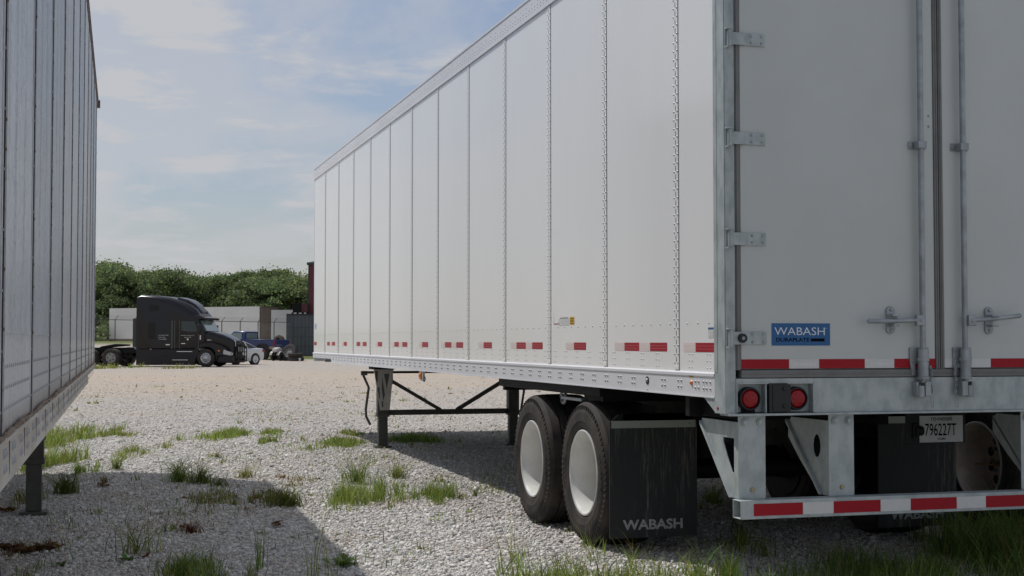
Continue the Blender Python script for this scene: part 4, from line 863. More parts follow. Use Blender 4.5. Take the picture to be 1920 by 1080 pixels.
# ------------------------------------------------------------ black sleeper tractor
def tractor():
    ray_ang = math.atan2(*(lambda p: (p.x, p.y))(at(340, 78)))     # clockwise from +Y
    head = ray_ang+R_(90+21); ang = math.pi/2-head
    w = at(386, 78.2); T = empty('semi_tractor', (0, 0, 0)); T.rotation_euler = (0, 0, ang)
    ca, sa = math.cos(ang), math.sin(ang)
    lx, ly = 4.0, -1.2; T.location = (w.x-(ca*lx-sa*ly), w.y-(sa*lx+ca*ly), 0)
    tag(T, 'glossy black sleeper truck tractor with tall roof fairing and chrome grille', 'truck')
    K = mat('black_car_paint', (.006, .006, .009), .25, spec=.35, coat=.25, var=.2, vscale=2); K2 = mat('black_skirt', (.010, .010, .013), .4, spec=.4)
    GL = mat('dark_glass', (.004, .005, .006), .12, spec=.35); GW = mat('windscreen', (.16, .24, .24), .08, coat=.6)
    b = MB()
    b.loft([rsec(.0, 1.20, .98, 3.90, .22), rsec(.25, 1.22, .98, 3.98, .25), rsec(1.2, 1.22, .98, 3.93, .32), rsec(1.9, 1.22, .98, 3.84, .40), rsec(2.66, 1.22, .98, 3.62, .55), rsec(3.05, 1.21, .98, 3.42, .60), rsec(3.35, 1.19, .98, 3.16, .5), rsec(3.6, 1.16, 1.0, 2.80, .22)], 0)
    b.loft([rsec(3.6, 1.16, 1.0, 2.58, .12), rsec(3.9, 1.10, 1.0, 1.98, .06)], 0)
    B_ = b.build('cab', K, T, ang=45)
    b = MB(); b.loft([rsec(2.2, .78, 3.45, 3.86, .18), rsec(2.75, .72, 3.2, 3.72, .18), rsec(3.15, .62, 3.0, 3.47, .15), rsec(3.5, .5, 2.8, 3.08, .1)], 0); b.build('roof_fairing', K, T, ang=50)
    b = MB(); b.loft([rsec(3.30, 1.20, 2.60, 2.86, .10), rsec(3.65, 1.18, 2.60, 2.82, .10), rsec(3.95, 1.12, 2.58, 2.70, .05)], 0); b.build('sun_visor', K, T, ang=50)
    for i in range(5): b = MB(); b.dome((3.88, -.8+.4*i, 2.70), (.3, 0, 1), .05, .05, 8); b.build('marker_light', M_amber, T)
    b = MB(); b.add([(3.67, -1.02, 2.56), (3.67, 1.02, 2.56), (4.02, .98, 1.98), (4.02, -.98, 1.98), (3.60, -1.0, 2.54), (3.60, 1.0, 2.54), (3.9, .98, 1.96), (3.9, -.98, 1.96)], [(0, 1, 2, 3), (4, 7, 6, 5), (0, 4, 5, 1), (3, 2, 6, 7), (0, 3, 7, 4), (1, 5, 6, 2)]); b.build('windscreen', GW, T)
    for s_ in (-1, 1):
        y = 1.225*s_; F_ = lambda p, d=.012, m=0, bb=None: bb.prism(p, 'y', min(y, y+d*s_), max(y, y+d*s_), m)
        b = MB(); F_([(2.62, 1.98), (3.50, 1.93), (3.56, 2.05), (3.38, 2.50), (2.62, 2.52)], .008, 0, b); b.build('side_window', mat('side_glass', (.03, .045, .05), .06, coat=.2), T)
        b = MB(); F_([(2.98, 2.0), (3.30, 2.0), (3.25, 2.35), (3.05, 2.40)], .004, 0, b)
        b = MB(); F_([(2.50, .99), (2.53, .99), (2.53, 2.56), (2.50, 2.56)], .010, 0, b); F_([(3.60, .99), (3.63, .99), (3.63, 1.92), (3.60, 1.92)], .010, 0, b); F_([(2.05, .99), (2.12, .99), (2.12, 2.56), (2.05, 2.56)], .022, 1, b)
        F_([(2.22, .99), (2.26, .99), (2.26, 2.56), (2.22, 2.56)], .015, 1, b); b.build('door_trim', [M_gap, mat('dull_trim', (.09, .09, .09), .35, .4)], T)
        b = MB(); F_([(.7, 1.55), (1.1, 1.55), (1.1, 2.45), (.7, 2.45)], .006, 0, b); b.build('sleeper_window', GL, T); b = MB(); F_([(.75, 3.1), (1.3, 3.1), (1.3, 3.4), (.75, 3.45)], -.03, 0, b); b.build('sleeper_window', GL, T)
        b = MB(); F_([(2.62, 1.27), (2.85, 1.27), (2.85, 1.31), (2.62, 1.31)], .03, 0, b); F_([(1.72, 1.20), (1.95, 1.20), (1.95, 1.25), (1.72, 1.25)], .012, 0, b); b.build('door_handle', M_chrome, T)
        b = MB(); b.prism([(.0, .10), (3.35, .10), (3.42, .45), (3.62, .80), (3.55, .97), (.0, .97)], 'y', min(1.20*s_, 1.02*s_), max(1.20*s_, 1.02*s_), 0)
        b.box(.02, 3.3, min(1.21*s_, 1.2*s_), max(1.21*s_, 1.2*s_), .60, .62, 0)
        b.box(2.35, 3.25, min(1.235*s_, 1.2*s_), max(1.235*s_, 1.2*s_), .83, .865, 1); b.box(2.1, 3.0, min(1.235*s_, 1.2*s_), max(1.235*s_, 1.2*s_), .37, .40, 1); b.build('side_skirt', [K2, M_chrome], T, bevel=.02)
        # front wing with its arch
        arch = [(4.0+.62*math.cos(t), .5+.62*math.sin(t)) for t in np.linspace(R_(178), R_(12), 14)]
        out = [(3.30, .50), (3.36, .95), (3.58, 1.24), (3.95, 1.36), (4.4, 1.33), (4.8, 1.20), (5.15, 1.02), (5.36, .8), (5.38, .62)]
        b = MB(); b.prism(out+[(5.38, .60)]+arch[::-1], 'y', min(1.19*s_, .70*s_), max(1.19*s_, .70*s_), 0); b.build('front_wing', K, T, bevel=.05)
        b = MB(); b.prism([(4.98, .70), (5.42, .62), (5.44, .80), (5.02, .98)], 'y', min(1.20*s_, .78*s_), max(1.20*s_, .78*s_)); b.build('headlight', mat('headlight_lens', (.45, .45, .47), .1, .3, coat=.8), T, bevel=.03)
        b = MB(); b.box(4.70, 4.82, min(1.21*s_, 1.15*s_), max(1.21*s_, 1.15*s_), .86, .93); b.build('indicator', M_amber, T)
        b = MB(); b.box(3.62, 3.76, min(1.36*s_, 1.54*s_), max(1.36*s_, 1.54*s_), 1.86, 2.32); b.cyl((3.6, 1.15*s_, 2.2), (3.7, 1.42*s_, 2.2), .025); b.build('mirror', K2, T, bevel=.04)
        far_wheel(T, 4.0, 1.20*s_, .50, .30, s_, M_silver, 10, rr=.30, rz=0)
        for x in (-1.48, -2.80): far_wheel(T, x, 1.22*s_, .50, .58, s_, mat('grey_rim', (.30, .31, .30), .4, .4, var=.3, vscale=9), 5, rr=.29)
    b = MB(); b.loft([rsec(3.86, 1.0, .85, 1.98, .16), rsec(4.3, .95, .85, 1.93, .20), rsec(4.8, .86, .8, 1.79, .22), rsec(5.2, .76, .7, 1.60, .2), rsec(5.42, .68, .6, 1.46, .12)], 0); b.build('hood', K, T, ang=50)
    b = MB(); b.box(5.40, 5.46, -.56, .56, .62, 1.42, 1)
    for i in range(9): b.box(5.46, 5.49, -.52+i*.13-.02, -.52+i*.13+.02, .62, 1.40, 0)
    b.box(5.44, 5.50, -.60, .60, 1.40, 1.46, 0); b.build('grille', [M_chrome, M_blkp], T)
    b = MB(); b.prism([(4.66, .22), (5.48, .22), (5.52, .35), (5.50, .62), (5.2, .66), (4.70, .58)], 'y', -1.18, 1.18); b.build('bumper', K2, T, bevel=.06)
    b = MB()      # tube guard in front of the grille
    for y in (-.95, -.55, -.18, .18, .55, .95): b.cyl((5.62, y, .28), (5.62, y, 1.12 if abs(y) > .6 else 1.25), .028, None, 8, 0)
    for z in (.30, .55, .82, 1.12): b.cyl((5.62, -.95, z), (5.62, .95, z), .028, None, 8, 0)
    for y in (-.55, .55): b.box(5.45, 5.62, y-.03, y+.03, .35, .45, 0)
    b.box(5.585, 5.60, -.5, .5, .85, 1.1, 1); b.build('bull_bar', [M_blk, M_silver], T)
    for yy in (-1.12, 1.08): b = MB(); b.box(-.24, -.005, yy, yy+.04, 1.1, 2.68); b.build('cab_extender', mat('extender', (.03, .04, .04), .5), T)
    b = MB()
    for s_ in (-1, 1): b.box(-3.4, .1, .42*s_-.04, .42*s_+.04, .82, 1.06)
    b.box(-.9, 0, -.9, .9, .75, .95); b.box(-3.45, -3.38, -.6, .6, .7, 1.06)
    for x in (-.5, -.8): b.cyl((x, -.8, .62), (x, .8, .62), .14, None, 12)
    for x in (-1.48, -2.8): b.cyl((x, -.7, .5), (x, .7, .5), .1, None, 12)
    b.build('frame', M_blk, T)
    b = MB(); b.prism([(-2.5, 1.06), (-2.35, 1.14), (-1.55, 1.27), (-1.05, 1.24), (-1.0, 1.16), (-1.7, 1.10), (-2.2, 1.05)], 'y', -.45, .45); b.build('fifth_wheel', M_blk, T, bevel=.02)
    b = MB(); b.box(-.35, -.02, -.6, .6, .96, 1.12); b.box(-.9, -.4, -.35, .35, 1.07, 1.10); b.build('deck_plate', M_galvd, T)
    b = MB(); y = -1.224
    for (x, z, s_, w_) in ((1.30, 1.72, 'SALT WAY SYSTEMS', .56), (1.30, 1.61, 'US DOT 2796', .38), (1.30, 1.50, 'GVW 80,000', .46)): b.text(s_, (x, y-.004, z), (1, 0, 0), (0, 0, 1), w_, .045)
    y = -1.228
    for (x, z, s_, w_) in ((2.60, 1.70, 'Salt Way Systems LLC', .76), (2.78, 1.60, 'Fruition, MO', .40)): b.text(s_, (x, y-.006, z), (1, 0, 0), (0, 0, 1), w_, .055)
    b.cyl((2.98, -1.222, 1.52), (2.98, -1.236, 1.52), .05, None, 14); b.box(3.66, 3.72, -1.20, -1.17, 1.50, 1.74)
    b.build('door_lettering', M_wtxt, T, smooth=False)
    b = MB(); b.text('5853', (4.02, -1.03, 1.44), (1, 0, 0), (0, 0, 1), .24, .08); b.build('hood_number', M_wtxt, T, smooth=False)
tractor()

# ------------------------------------------------------------ white car behind the tractor
def sedan():
    T = empty('parked_car'); tag(T, 'white car, tail end showing behind the black tractor', 'car')
    ang = math.pi/2-(math.atan2(*(lambda p: (p.x, p.y))(at(470, 86)))+R_(-90-44))
    w = at(478.5, 86.3); lx, ly = -1.38, .86; ca, sa = math.cos(ang), math.sin(ang)
    T.rotation_euler = (0, 0, ang); T.location = (w.x-(ca*lx-sa*ly), w.y-(sa*lx+ca*ly), 0)
    P = mat('white_car_paint', (.62, .62, .63), .25, coat=.8); G = mat('car_glass', (.02, .025, .03), .06, coat=.5)
    b = MB(); b.loft([rsec(-2.25, .74, .42, .84, .12), rsec(-2.12, .84, .30, .98, .14), rsec(-1.7, .89, .22, 1.0, .14), rsec(-.5, .90, .20, .98, .14), rsec(.9, .90, .20, .92, .14), rsec(1.8, .86, .22, .82, .18), rsec(2.2, .76, .28, .66, .16), rsec(2.3, .62, .34, .55, .08)]); b.build('body', P, T, ang=50)
    b = MB(); b.loft([rsec(-1.75, .70, .9, .99, .03), rsec(-1.2, .68, .9, 1.22, .14), rsec(-.65, .66, .9, 1.40, .16), rsec(0, .66, .9, 1.43, .16), rsec(.45, .66, .9, 1.36, .16), rsec(1.2, .70, .85, .93, .03)]); gh = b.build('glasshouse', G, T, ang=50)
    b = MB(); b.loft([rsec(-1.80, .64, .985, 1.005, .008, rb=.004), rsec(-1.2, .655, 1.21, 1.245, .014, rb=.006), rsec(-.65, .64, 1.375, 1.43, .02, rb=.01), rsec(0, .64, 1.41, 1.455, .02, rb=.01), rsec(.42, .64, 1.34, 1.39, .02, rb=.01)]); b.build('roof', P, T)
    for s_ in (-1, 1):
        b = MB(); b.prism([(-1.0, .93), (-.88, .93), (-.60, 1.36), (-.68, 1.36)], 'y', min(.69*s_, .73*s_), max(.69*s_, .73*s_)); b.build('pillar', P, T)
        for x in (-1.38, 1.38):
            b = MB(); b.cyl((x, .905*s_, .33), (x, .70*s_, .33), .37, None, 24); b.build('wheel_arch', M_blkp, T)
            far_wheel(T, x, .93*s_, .33, .2, s_, M_silver, 5, rr=.23, ds=.3)
        b = MB(); b.box(-2.22, -2.0, min(.66*s_, .86*s_), max(.66*s_, .86*s_), .78, .90); b.build('tail_lamp', M_lens, T, bevel=.02)
sedan()

# ------------------------------------------------------------ blue pickup
def pickup():
    T = empty('pickup_truck'); tag(T, 'old lifted blue and tan pickup truck facing away with a tyre in its bed', 'pickup truck')
    ang = math.pi/2-(math.atan2(*(lambda p: (p.x, p.y))(at(490, 101)))+R_(-90+32))
    w = at(515, 100); lx, ly = -2.75, .98; ca, sa = math.cos(ang), math.sin(ang); zt = terrain(w.x, w.y)
    T.rotation_euler = (0, 0, ang); T.location = (w.x-(ca*lx-sa*ly), w.y-(sa*lx+ca*ly), zt-.02)
    Bl = mat('blue_paint', (.010, .028, .13), .3, coat=.5, var=.15, vscale=3); Tn = mat('tan_paint', (.30, .25, .19), .45); G = mat('pickup_glass', (.22, .27, .27), .1, coat=.4)
    k = MB()      # bed: walls, floor, tailgate
    for s_ in (-1, 1): k.box(-2.75, -.30, min(.98*s_, .90*s_), max(.98*s_, .90*s_), .98, 1.44, 0); k.box(-2.75, -.30, min(.98*s_, .90*s_), max(.98*s_, .90*s_), .78, .979, 1); k.box(-2.75, -.3, min(1.0*s_, .88*s_), max(1.0*s_, .88*s_), 1.44, 1.475, 0)
    k.box(-2.75, -.3, -.9, .9, .80, .86, 0); k.build('bed', [Bl, Tn], T, bevel=.02)
    k = MB(); k.box(-2.83, -2.755, -.86, .86, .84, 1.46); k.build('tailgate', Bl, T, bevel=.02)
    k = MB(); k.loft([rsec(-.28, .97, .66, 1.42, .05), rsec(2.9, .95, .66, 1.38, .08), rsec(3.05, .9, .72, 1.25, .08)]); k.build('body', Bl, T, ang=45)
    k = MB(); k.loft([rsec(-.26, .86, 1.40, 2.02, .10, hwb=.96), rsec(-.18, .84, 1.40, 2.07, .12, hwb=.96), rsec(.75, .82, 1.40, 2.07, .12, hwb=.96), rsec(1.35, .90, 1.38, 1.44, .03, hwb=.95)]); C_ = k.build('cab', Bl, T, ang=45)
    k = MB(); k.box(-.285, -.255, -.70, .70, 1.52, 1.93); k.build('rear_window', G, T, bevel=.01)
    for s_ in (-1, 1):
        k = MB(); k.prism([(-.02, 1.50), (.98, 1.46), (.72, 1.93), (-.02, 1.95)], 'y', min(.945*s_, .86*s_), max(.945*s_, .86*s_)); k.build('side_window', G, T)
        k = MB(); k.box(-2.80, -2.72, min(.86*s_, .99*s_), max(.86*s_, .99*s_), 1.02, 1.40); k.build('tail_lamp', M_lens, T, bevel=.01)
        for x in (-1.75, 2.0):
            k = MB(); a = [(x+.60*math.cos(t), .62+.58*math.sin(t)) for t in np.linspace(0, math.pi, 13)]; c_ = [(x+.50*math.cos(t), .62+.48*math.sin(t)) for t in np.linspace(math.pi, 0, 13)]
            k.prism(a+c_, 'y', min(.97*s_, 1.08*s_), max(.97*s_, 1.08*s_)); k.build('wheel_flare', M_blkp, T)
            k = MB(); k.cyl((x, .985*s_, .66), (x, .6*s_, .66), .49, None, 24); k.build('wheel_arch', M_blkp, T)
            far_wheel(T, x, 1.05*s_, .47, .32, s_, mat('grey_rim', (.3, .3, .3), .4), 5, rr=.22, ds=.6)
    k = MB(); k.box(-2.98, -2.83, -.9, .9, .66, .82); k.build('rear_bumper', M_chrome, T, bevel=.02)
    k = MB(); k.box(-2.6, 2.9, -.5, -.42, .52, .66); k.box(-2.6, 2.9, .42, .5, .52, .66); k.cyl((-1.75, -.8, .47), (-1.75, .8, .47), .09); k.cyl((2.0, -.8, .47), (2.0, .8, .47), .07); k.build('frame', M_blk, T)
    # tyre standing in the bed: a thing of its own
    p = T.matrix_basis @ Vector((-2.1, -.35, .86)); t_ = empty('spare_tyre', (p.x, p.y, p.z)); t_.rotation_euler = (0, R_(12), -YAW+R_(58)); tag(t_, 'worn brown tyre standing upright in the blue pickup bed', 'tyre')
    k = MB(); k.lathe([(.0, .24), (-.01, .36), (.02, .46), (.06, .49), (.22, .49), (.26, .46), (.29, .36), (.28, .24), (.24, .25), (.22, .40), (.06, .40), (.04, .25)], c=(0, 0, .49), seg=40, closed=True); k.build('tread', mat('brown_tyre', (.10, .07, .055), .8, var=.4, vscale=5), t_)
    k = MB(); k.lathe([(.10, .245), (.12, .2), (.12, 0)], c=(0, 0, .49), seg=24); k.build('rim', M_blk, t_)
pickup()

def yard_clutter():
    # loose tyres by the grey enclosure
    def tyre(name, loc, rot, lab, r=.52, w=.30, n=1):
        t_ = empty(name, loc); t_.rotation_euler = rot; tag(t_, lab, 'tyre', None)
        k = MB(); k.lathe([(.02, r*.56), (0, r*.75), (.02, r*.95), (.05, r), (w-.05, r), (w-.02, r*.95), (w, r*.75), (w-.02, r*.56), (w-.04, r*.58), (w-.05, r*.88), (.05, r*.88), (.04, r*.58)], seg=44, closed=True)
        k.build('tread', M_tyre, t_)
        if n: k = MB(); k.lathe([(.05, r*.57), (.09, r*.5), (.09, r*.2), (.06, 0)], seg=24); k.build('rim', mat('dull_rim', (.2, .2, .2), .5, .3), t_)
        return t_
    a = at(540, 98.5); tyre('loose_tyre', (a.x, a.y, terrain(a.x, a.y)+.60), (0, R_(24), -YAW+R_(62)), 'black tyre leaning against the lying tyres beside the pickup', .62, .34)
    c = at(556, 98.0); z = terrain(c.x, c.y)
    tyre('loose_tyre', (c.x, c.y, z+.005), (0, R_(-90), 0), 'lower of two black tyres lying flat in front of the grey enclosure', .53, .28)
    tyre('loose_tyre', (c.x-.03, c.y+.04, z+.29), (0, R_(-90), 0), 'upper of two black tyres lying flat in front of the grey enclosure', .54, .26)
    w = at(562.5, 97.4); k = MB(); k.box(-.07, .07, -.02, .02, .02, .22); k.box(-.05, .05, -.03, -.02, .06, .18)
    o = k.build('white_container', M_whitet, None, bevel=.01); o.location = (w.x, w.y, terrain(w.x, w.y)); tag(o, 'small white box at the foot of the lying tyres', 'box')
    # quad bike behind the pickup's tail
    q = at(529, 99.0); z = terrain(q.x, q.y); T = empty('quad_bike', (q.x, q.y, z), -YAW+R_(235)); T.scale = (.85, .85, .95); tag(T, 'dusty white and black quad bike parked behind the pickup tailgate', 'quad bike')
    Wp = mat('dusty_white_plastic', (.50, .48, .44), .5, var=.3, vscale=8)
    k = MB(); k.loft([rsec(-.85, .30, .72, .84, .05), rsec(-.4, .34, .68, .90, .08), rsec(.1, .18, .62, .86, .08), rsec(.5, .34, .66, .98, .1), rsec(.85, .28, .64, .86, .08)]); k.build('bodywork', Wp, T, ang=50)
    k = MB(); k.loft([rsec(-.55, .14, .86, .98, .05), rsec(.1, .12, .84, .96, .05)]); k.build('saddle', M_blkp, T)
    k = MB(); k.cyl((.35, -.38, 1.12), (.35, .38, 1.12), .02); k.cyl((.5, 0, .9), (.35, 0, 1.12), .03); k.build('handlebar', M_blkp, T)
    k = MB(); k.dome((.86, -.12, .80), (1, 0, .1), .08, .06, 10); k.dome((.86, .12, .80), (1, 0, .1), .08, .06, 10); k.build('headlight', M_chrome, T)
    k = MB(); k.box(-.8, .85, -.12, .12, .32, .60); k.cyl((.55, -.4, .30), (.55, .4, .30), .04); k.cyl((-.6, -.4, .30), (-.6, .4, .30), .04); k.build('frame', M_blk, T)
    for s_ in (-1, 1):
        for x in (-.6, .55):
            far_wheel(T, x, .52*s_, .28, .22, s_, M_blk, 0, rr=.13)
            k = MB(); a_ = [(x+.36*math.cos(t), .34+.36*math.sin(t)) for t in np.linspace(R_(10), R_(170), 9)]; c_ = [(x+.32*math.cos(t), .34+.32*math.sin(t)) for t in np.linspace(R_(170), R_(10), 9)]
            k.prism(a_+c_, 'y', min(.28*s_, .54*s_), max(.28*s_, .54*s_)); k.build('mudguard', Wp, T)
    # grey corrugated enclosure with a machine on top
    e = at(538, 111.5); T = empty('grey_container', (e.x, e.y, terrain(e.x, e.y)-.02), -YAW+R_(4)); tag(T, 'tall dark grey corrugated steel container beside the maroon building corner', 'container')
    H = 3.32; Gr = mat('slate_grey_paint', (.105, .115, .135), .5, var=.2, vscale=1.5, stretch=(1, 1, .4)); k = MB(); x = 0.0; poly = []
    while x < 2.6: poly += [(x, 0), (x+.16, 0), (x+.20, .035), (x+.26, .035), (x+.30, 0)]; x += .30
    k.prism(poly+[(2.7, 3.0), (0, 3.0)], 'z', .0, H-.1, 0); k.build('corrugated_wall', Gr, T, smooth=False)
    k = MB()
    for z in (.02, .78, 1.50, 2.22, H-.12): k.box(-.03, 2.73, -.03 if z not in (.78, 1.5, 2.22) else -.012, .0, z, z+(.10 if z in (.02, H-.12) else .035), 0)
    k.box(-.04, .03, -.035, .05, 0, H, 0); k.box(-.03, 2.73, -.03, 3.0, H-.0995, H, 0); k.build('frame', mat('slate_dark', (.06, .065, .08), .5), T)
    t2 = empty('steel_tool_box', (0, 0, 0)); p = T.matrix_basis @ Vector((.42, .3, H+.0)); t2.location = p; t2.rotation_euler = T.rotation_euler; tag(t2, 'black and dark red metal box standing on the grey container', 'box')
    k = MB(); k.box(0, .68, 0, .9, .12, .80); k.box(-.03, .71, -.03, .9, .80, .84); k.build('front_panel', M_blk, t2, bevel=.02)
    k = MB(); k.box(.685, 1.16, 0, .9, .12, .82); k.box(.80, .84, -.02, .0, .2, .7); k.build('red_panel', mat('dark_red_paint', (.10, .012, .018), .4, var=.3, vscale=4), t2, bevel=.02)
    k = MB()
    for x in (-.1, .3, .7, 1.05): k.box(x, x+.12, .05, .8, 0.0, .12)
    k.build('skid', M_blk, t2)
    # building corner
    c0 = at(577.5, 112.5); T = empty('metal_building', (c0.x, c0.y, terrain(c0.x, c0.y)-.03), -YAW-R_(1)); tag(T, 'metal building with maroon corner trim just showing beside the big trailer', 'building')
    k = MB(); k.box(.25, 24, .06, 30, 0, 7.1); k.build('wall', mat('building_wall', (.16, .17, .18), .6), T)
    k = MB(); k.box(.0, .12, -.0, 30, 0, 7.2); k.build('side_trim', mat('trim_grey', (.045, .05, .055), .6), T)
    k = MB(); k.box(.121, .50, -.03, .059, 0, 7.2); k.build('corner_trim', mat('maroon_trim', (.13, .018, .03), .5, var=.15), T)
    k = MB(); k.box(-.10, 24.2, -.14, .1, 7.2, 7.42); k.box(-.10, .18, .1, 30, 7.2, 7.42); k.build('gutter', mat('trim_grey', (.045, .05, .055), .6), T, bevel=.03)
    k = MB(); k.prism([(.0, 7.43), (24, 7.43), (12, 9.5)], 'y', .12, 30); k.build('roof', mat('building_wall', (.2, .2, .2), .6), T)
yard_clutter()

# ------------------------------------------------------------ trailers parked beyond the fence
def far_trailer(px, d, ang, L, lab, gz, H=4.06, name='dry_van_trailer', Wd=2.6, col=(.80, .78, .77)):
    """near rear corner at column px, distance d; body runs away along +y(local), rotated by ang"""
    p = at(px, d, gz); T = empty(name, p, ang); tag(T, lab, 'trailer')
    Mw = mat('far_trailer_white'+str(px), col, .45, var=.12, vscale=.6, stretch=(1, .5, 1)); Mb = mat('far_trailer_brown', (.23, .18, .14), .7, var=.35, vscale=2); Md = mat('far_door_brown', (.22, .175, .14), .5, col2=(.30, .26, .22), vscale=1.2)
    k = MB(); k.box(-.03, 0, .05, L, 1.30, H, 0)
    for y in np.arange(1.2, L, 1.22): k.box(.0, .008, y, y+.05, 1.30, H, 0)
    k.build('side_wall', Mw, T); k = MB(); k.box(-Wd, -Wd+.03, .05, L, 1.30, H, 0); k.box(-Wd+.03, -.03, L-.03, L, 1.0, H); k.build('side_wall', Mw, T)
    k = MB(); k.box(-Wd+.03, -.03, .05, L-.04, H-.05, H-.02); k.build('roof', Mw, T)
    k = MB(); k.box(-.03, .02, .05, L, 1.05, 1.299); k.box(-Wd-.02, -Wd+.03, .05, L, 1.05, 1.299); k.build('bottom_rail', Mb, T)
    k = MB(); k.box(-Wd+.08, -.08, .0, .05, 1.30, H-.1); k.build('rear_door', Md, T)
    k = MB(); k.box(-.08, .01, -.03, .049, 1.0, H); k.box(-Wd-.01, -Wd+.08, -.03, .049, 1.0, H); k.box(-Wd+.08, -.08, -.03, .049, 1.0, 1.299); k.box(-Wd+.08, -.08, -.03, .049, H-.1, H); k.build('rear_frame', mat('far_frame', (.16, .13, .11), .6), T)
    for y in (1.8, 3.0):
        for x, s_ in ((0, 1), (-Wd, -1)):
            k = MB(); k.cyl((x-.02*s_, y, .5), (x-.5*s_, y, .5), .5, None, 24, 0); k.cyl((x-.0*s_, y, .5), (x-.02*s_, y, .5), .28, None, 20, 1); k.build('wheel', [M_tyre, M_rim], T)
    k = MB()
    for x in (-.4, -Wd+.4): k.box(x-.06, x+.06, L-3.6, L-3.45, 0, 1.05)
    k.build('landing_leg', M_blk, T)
    return T
# long one: side faces the camera, rear end turned to the right
p0 = at(487.5, 121.2); p1 = at(205, 128.8); dv = (p1-p0); angT = math.atan2(dv.y, dv.x)-math.pi/2
T_ = far_trailer(487.5, 121.2, angT, dv.length, 'long plain white trailer with brown rear end parked beyond the fence behind the tractor', .33, H=4.06)
# mirror so that its camera side is the long wall: body lies on the far side of the p0-p1 line
for c_ in kids(T_):
    c_.data.transform(Matrix.Scale(-1, 4, (1, 0, 0))); c_.data.flip_normals()
p2 = at(508.5, 117.5); p3 = at(700, 117.0); dv2 = p3-p2; ang2 = math.atan2(dv2.y, dv2.x)-math.pi/2+math.pi; p2 = p2+dv2.normalized()*8
T2 = empty('dry_van_trailer', (p2.x, p2.y, .20), ang2); tag(T2, 'white trailer end beyond the fence, partly behind the grey container', 'trailer')
k = MB(); k.box(.0, .03, 0, 8.0, 1.2, 3.80); k.build('side_wall', mat('far_trailer_white2', (.74, .74, .73), .45, var=.1, vscale=.6), T2)
k = MB(); k.box(.03, 2.6, 7.97, 8.0, 1.2, 3.80); k.build('front_wall', MATS['far_trailer_white2'], T2); k = MB(); k.box(.03, 2.6, .03, 7.96, 3.74, 3.78); k.build('roof', MATS['far_trailer_white2'], T2)
k = MB(); k.box(.0, .05, 0, 8, 1.0, 1.199); k.build('bottom_rail', M_alu, T2)
for y in (1.4, 6.0): k = MB(); k.box(.3, .42, y, y+.12, 0, 1.0); k.build('landing_leg', M_blk, T2)

# ------------------------------------------------------------ chain-link fence with barbed-wire arms
def fence():
    T = empty('chain_link_fence', at(216, 107.5)); base = T.location.copy(); tag(T, 'tall chain-link fence with slanted barbed-wire arms behind the tractor', 'fence')
    M_f = mat('fence_steel', (.075, .08, .085), .55, .4)
    def pos(px): return at(px, 106+(px-179)/366*4.5)
    def top(px): return 3.06+(px-179)/366*(-.15)-.02
    pxs = [35, 71, 107, 143, 180, 216, 252, 289, 325, 361, 381, 416, 450.5, 484, 514, 548]
    for px in pxs:
        p = pos(px); z0 = terrain(p.x, p.y)-.05; zt = top(px); k = MB(); q = p-base; k.cyl((q.x, q.y, z0), (q.x, q.y, zt+.03), .035, None, 8)
        d = RT*.24; k.cyl((q.x, q.y, zt), (q.x+d.x, q.y+d.y, zt+.32), .02, None, 6); k.build('post', M_f, T)
    def line(dz, off, r, name, mt):
        k = MB(); k.tube([(lambda q: (q.x+RT.x*off, q.y+RT.y*off, top(px)+dz))(pos(px)-base) for px in pxs], r, 5); k.build(name, mt, T)
    line(0, 0, .024, 'top_rail', M_f)
    for i in (1, 2, 3): line(.09*i+.02, .075*i, .005, 'barbed_wire', M_f)
    # woven mesh
    vs = []; P = [pos(a) for a in np.linspace(107, 548, 60)]; k = MB(); Ls = [0]
    a0, a1 = pos(107)-base, pos(548)-base; Ln = (a1-a0).length; u = (a1-a0)/Ln; H = 2.7; st = .11; r = .0012
    for s_ in (1, -1):
        x = -H
        while x < Ln:
            xa, xb = (x, x+H) if s_ > 0 else (x+H, x)
            def pt(xx, z): c_ = a0+u*xx; return (c_.x, c_.y, z)
            lo, hi = 0.0, 1.0
            za, zb = .32, 3.0
            # clip to the ends
            def f(tt): return xa+(xb-xa)*tt
            t0, t1 = 0, 1
            for t in np.linspace(0, 1, 41):
                if 0 <= f(t) <= Ln: t0 = t; break
            else: x += st; continue
            for t in np.linspace(1, 0, 41):
                if 0 <= f(t) <= Ln: t1 = t; break
            if t1 > t0: k.cyl(pt(f(t0), za+(zb-za)*t0), pt(f(t1), za+(zb-za)*t1), r, None, 3)
            x += st
    k.build('mesh', mat('mesh_wire', (.30, .31, .32), .5, .3), T, smooth=False, fix=False)
fence()

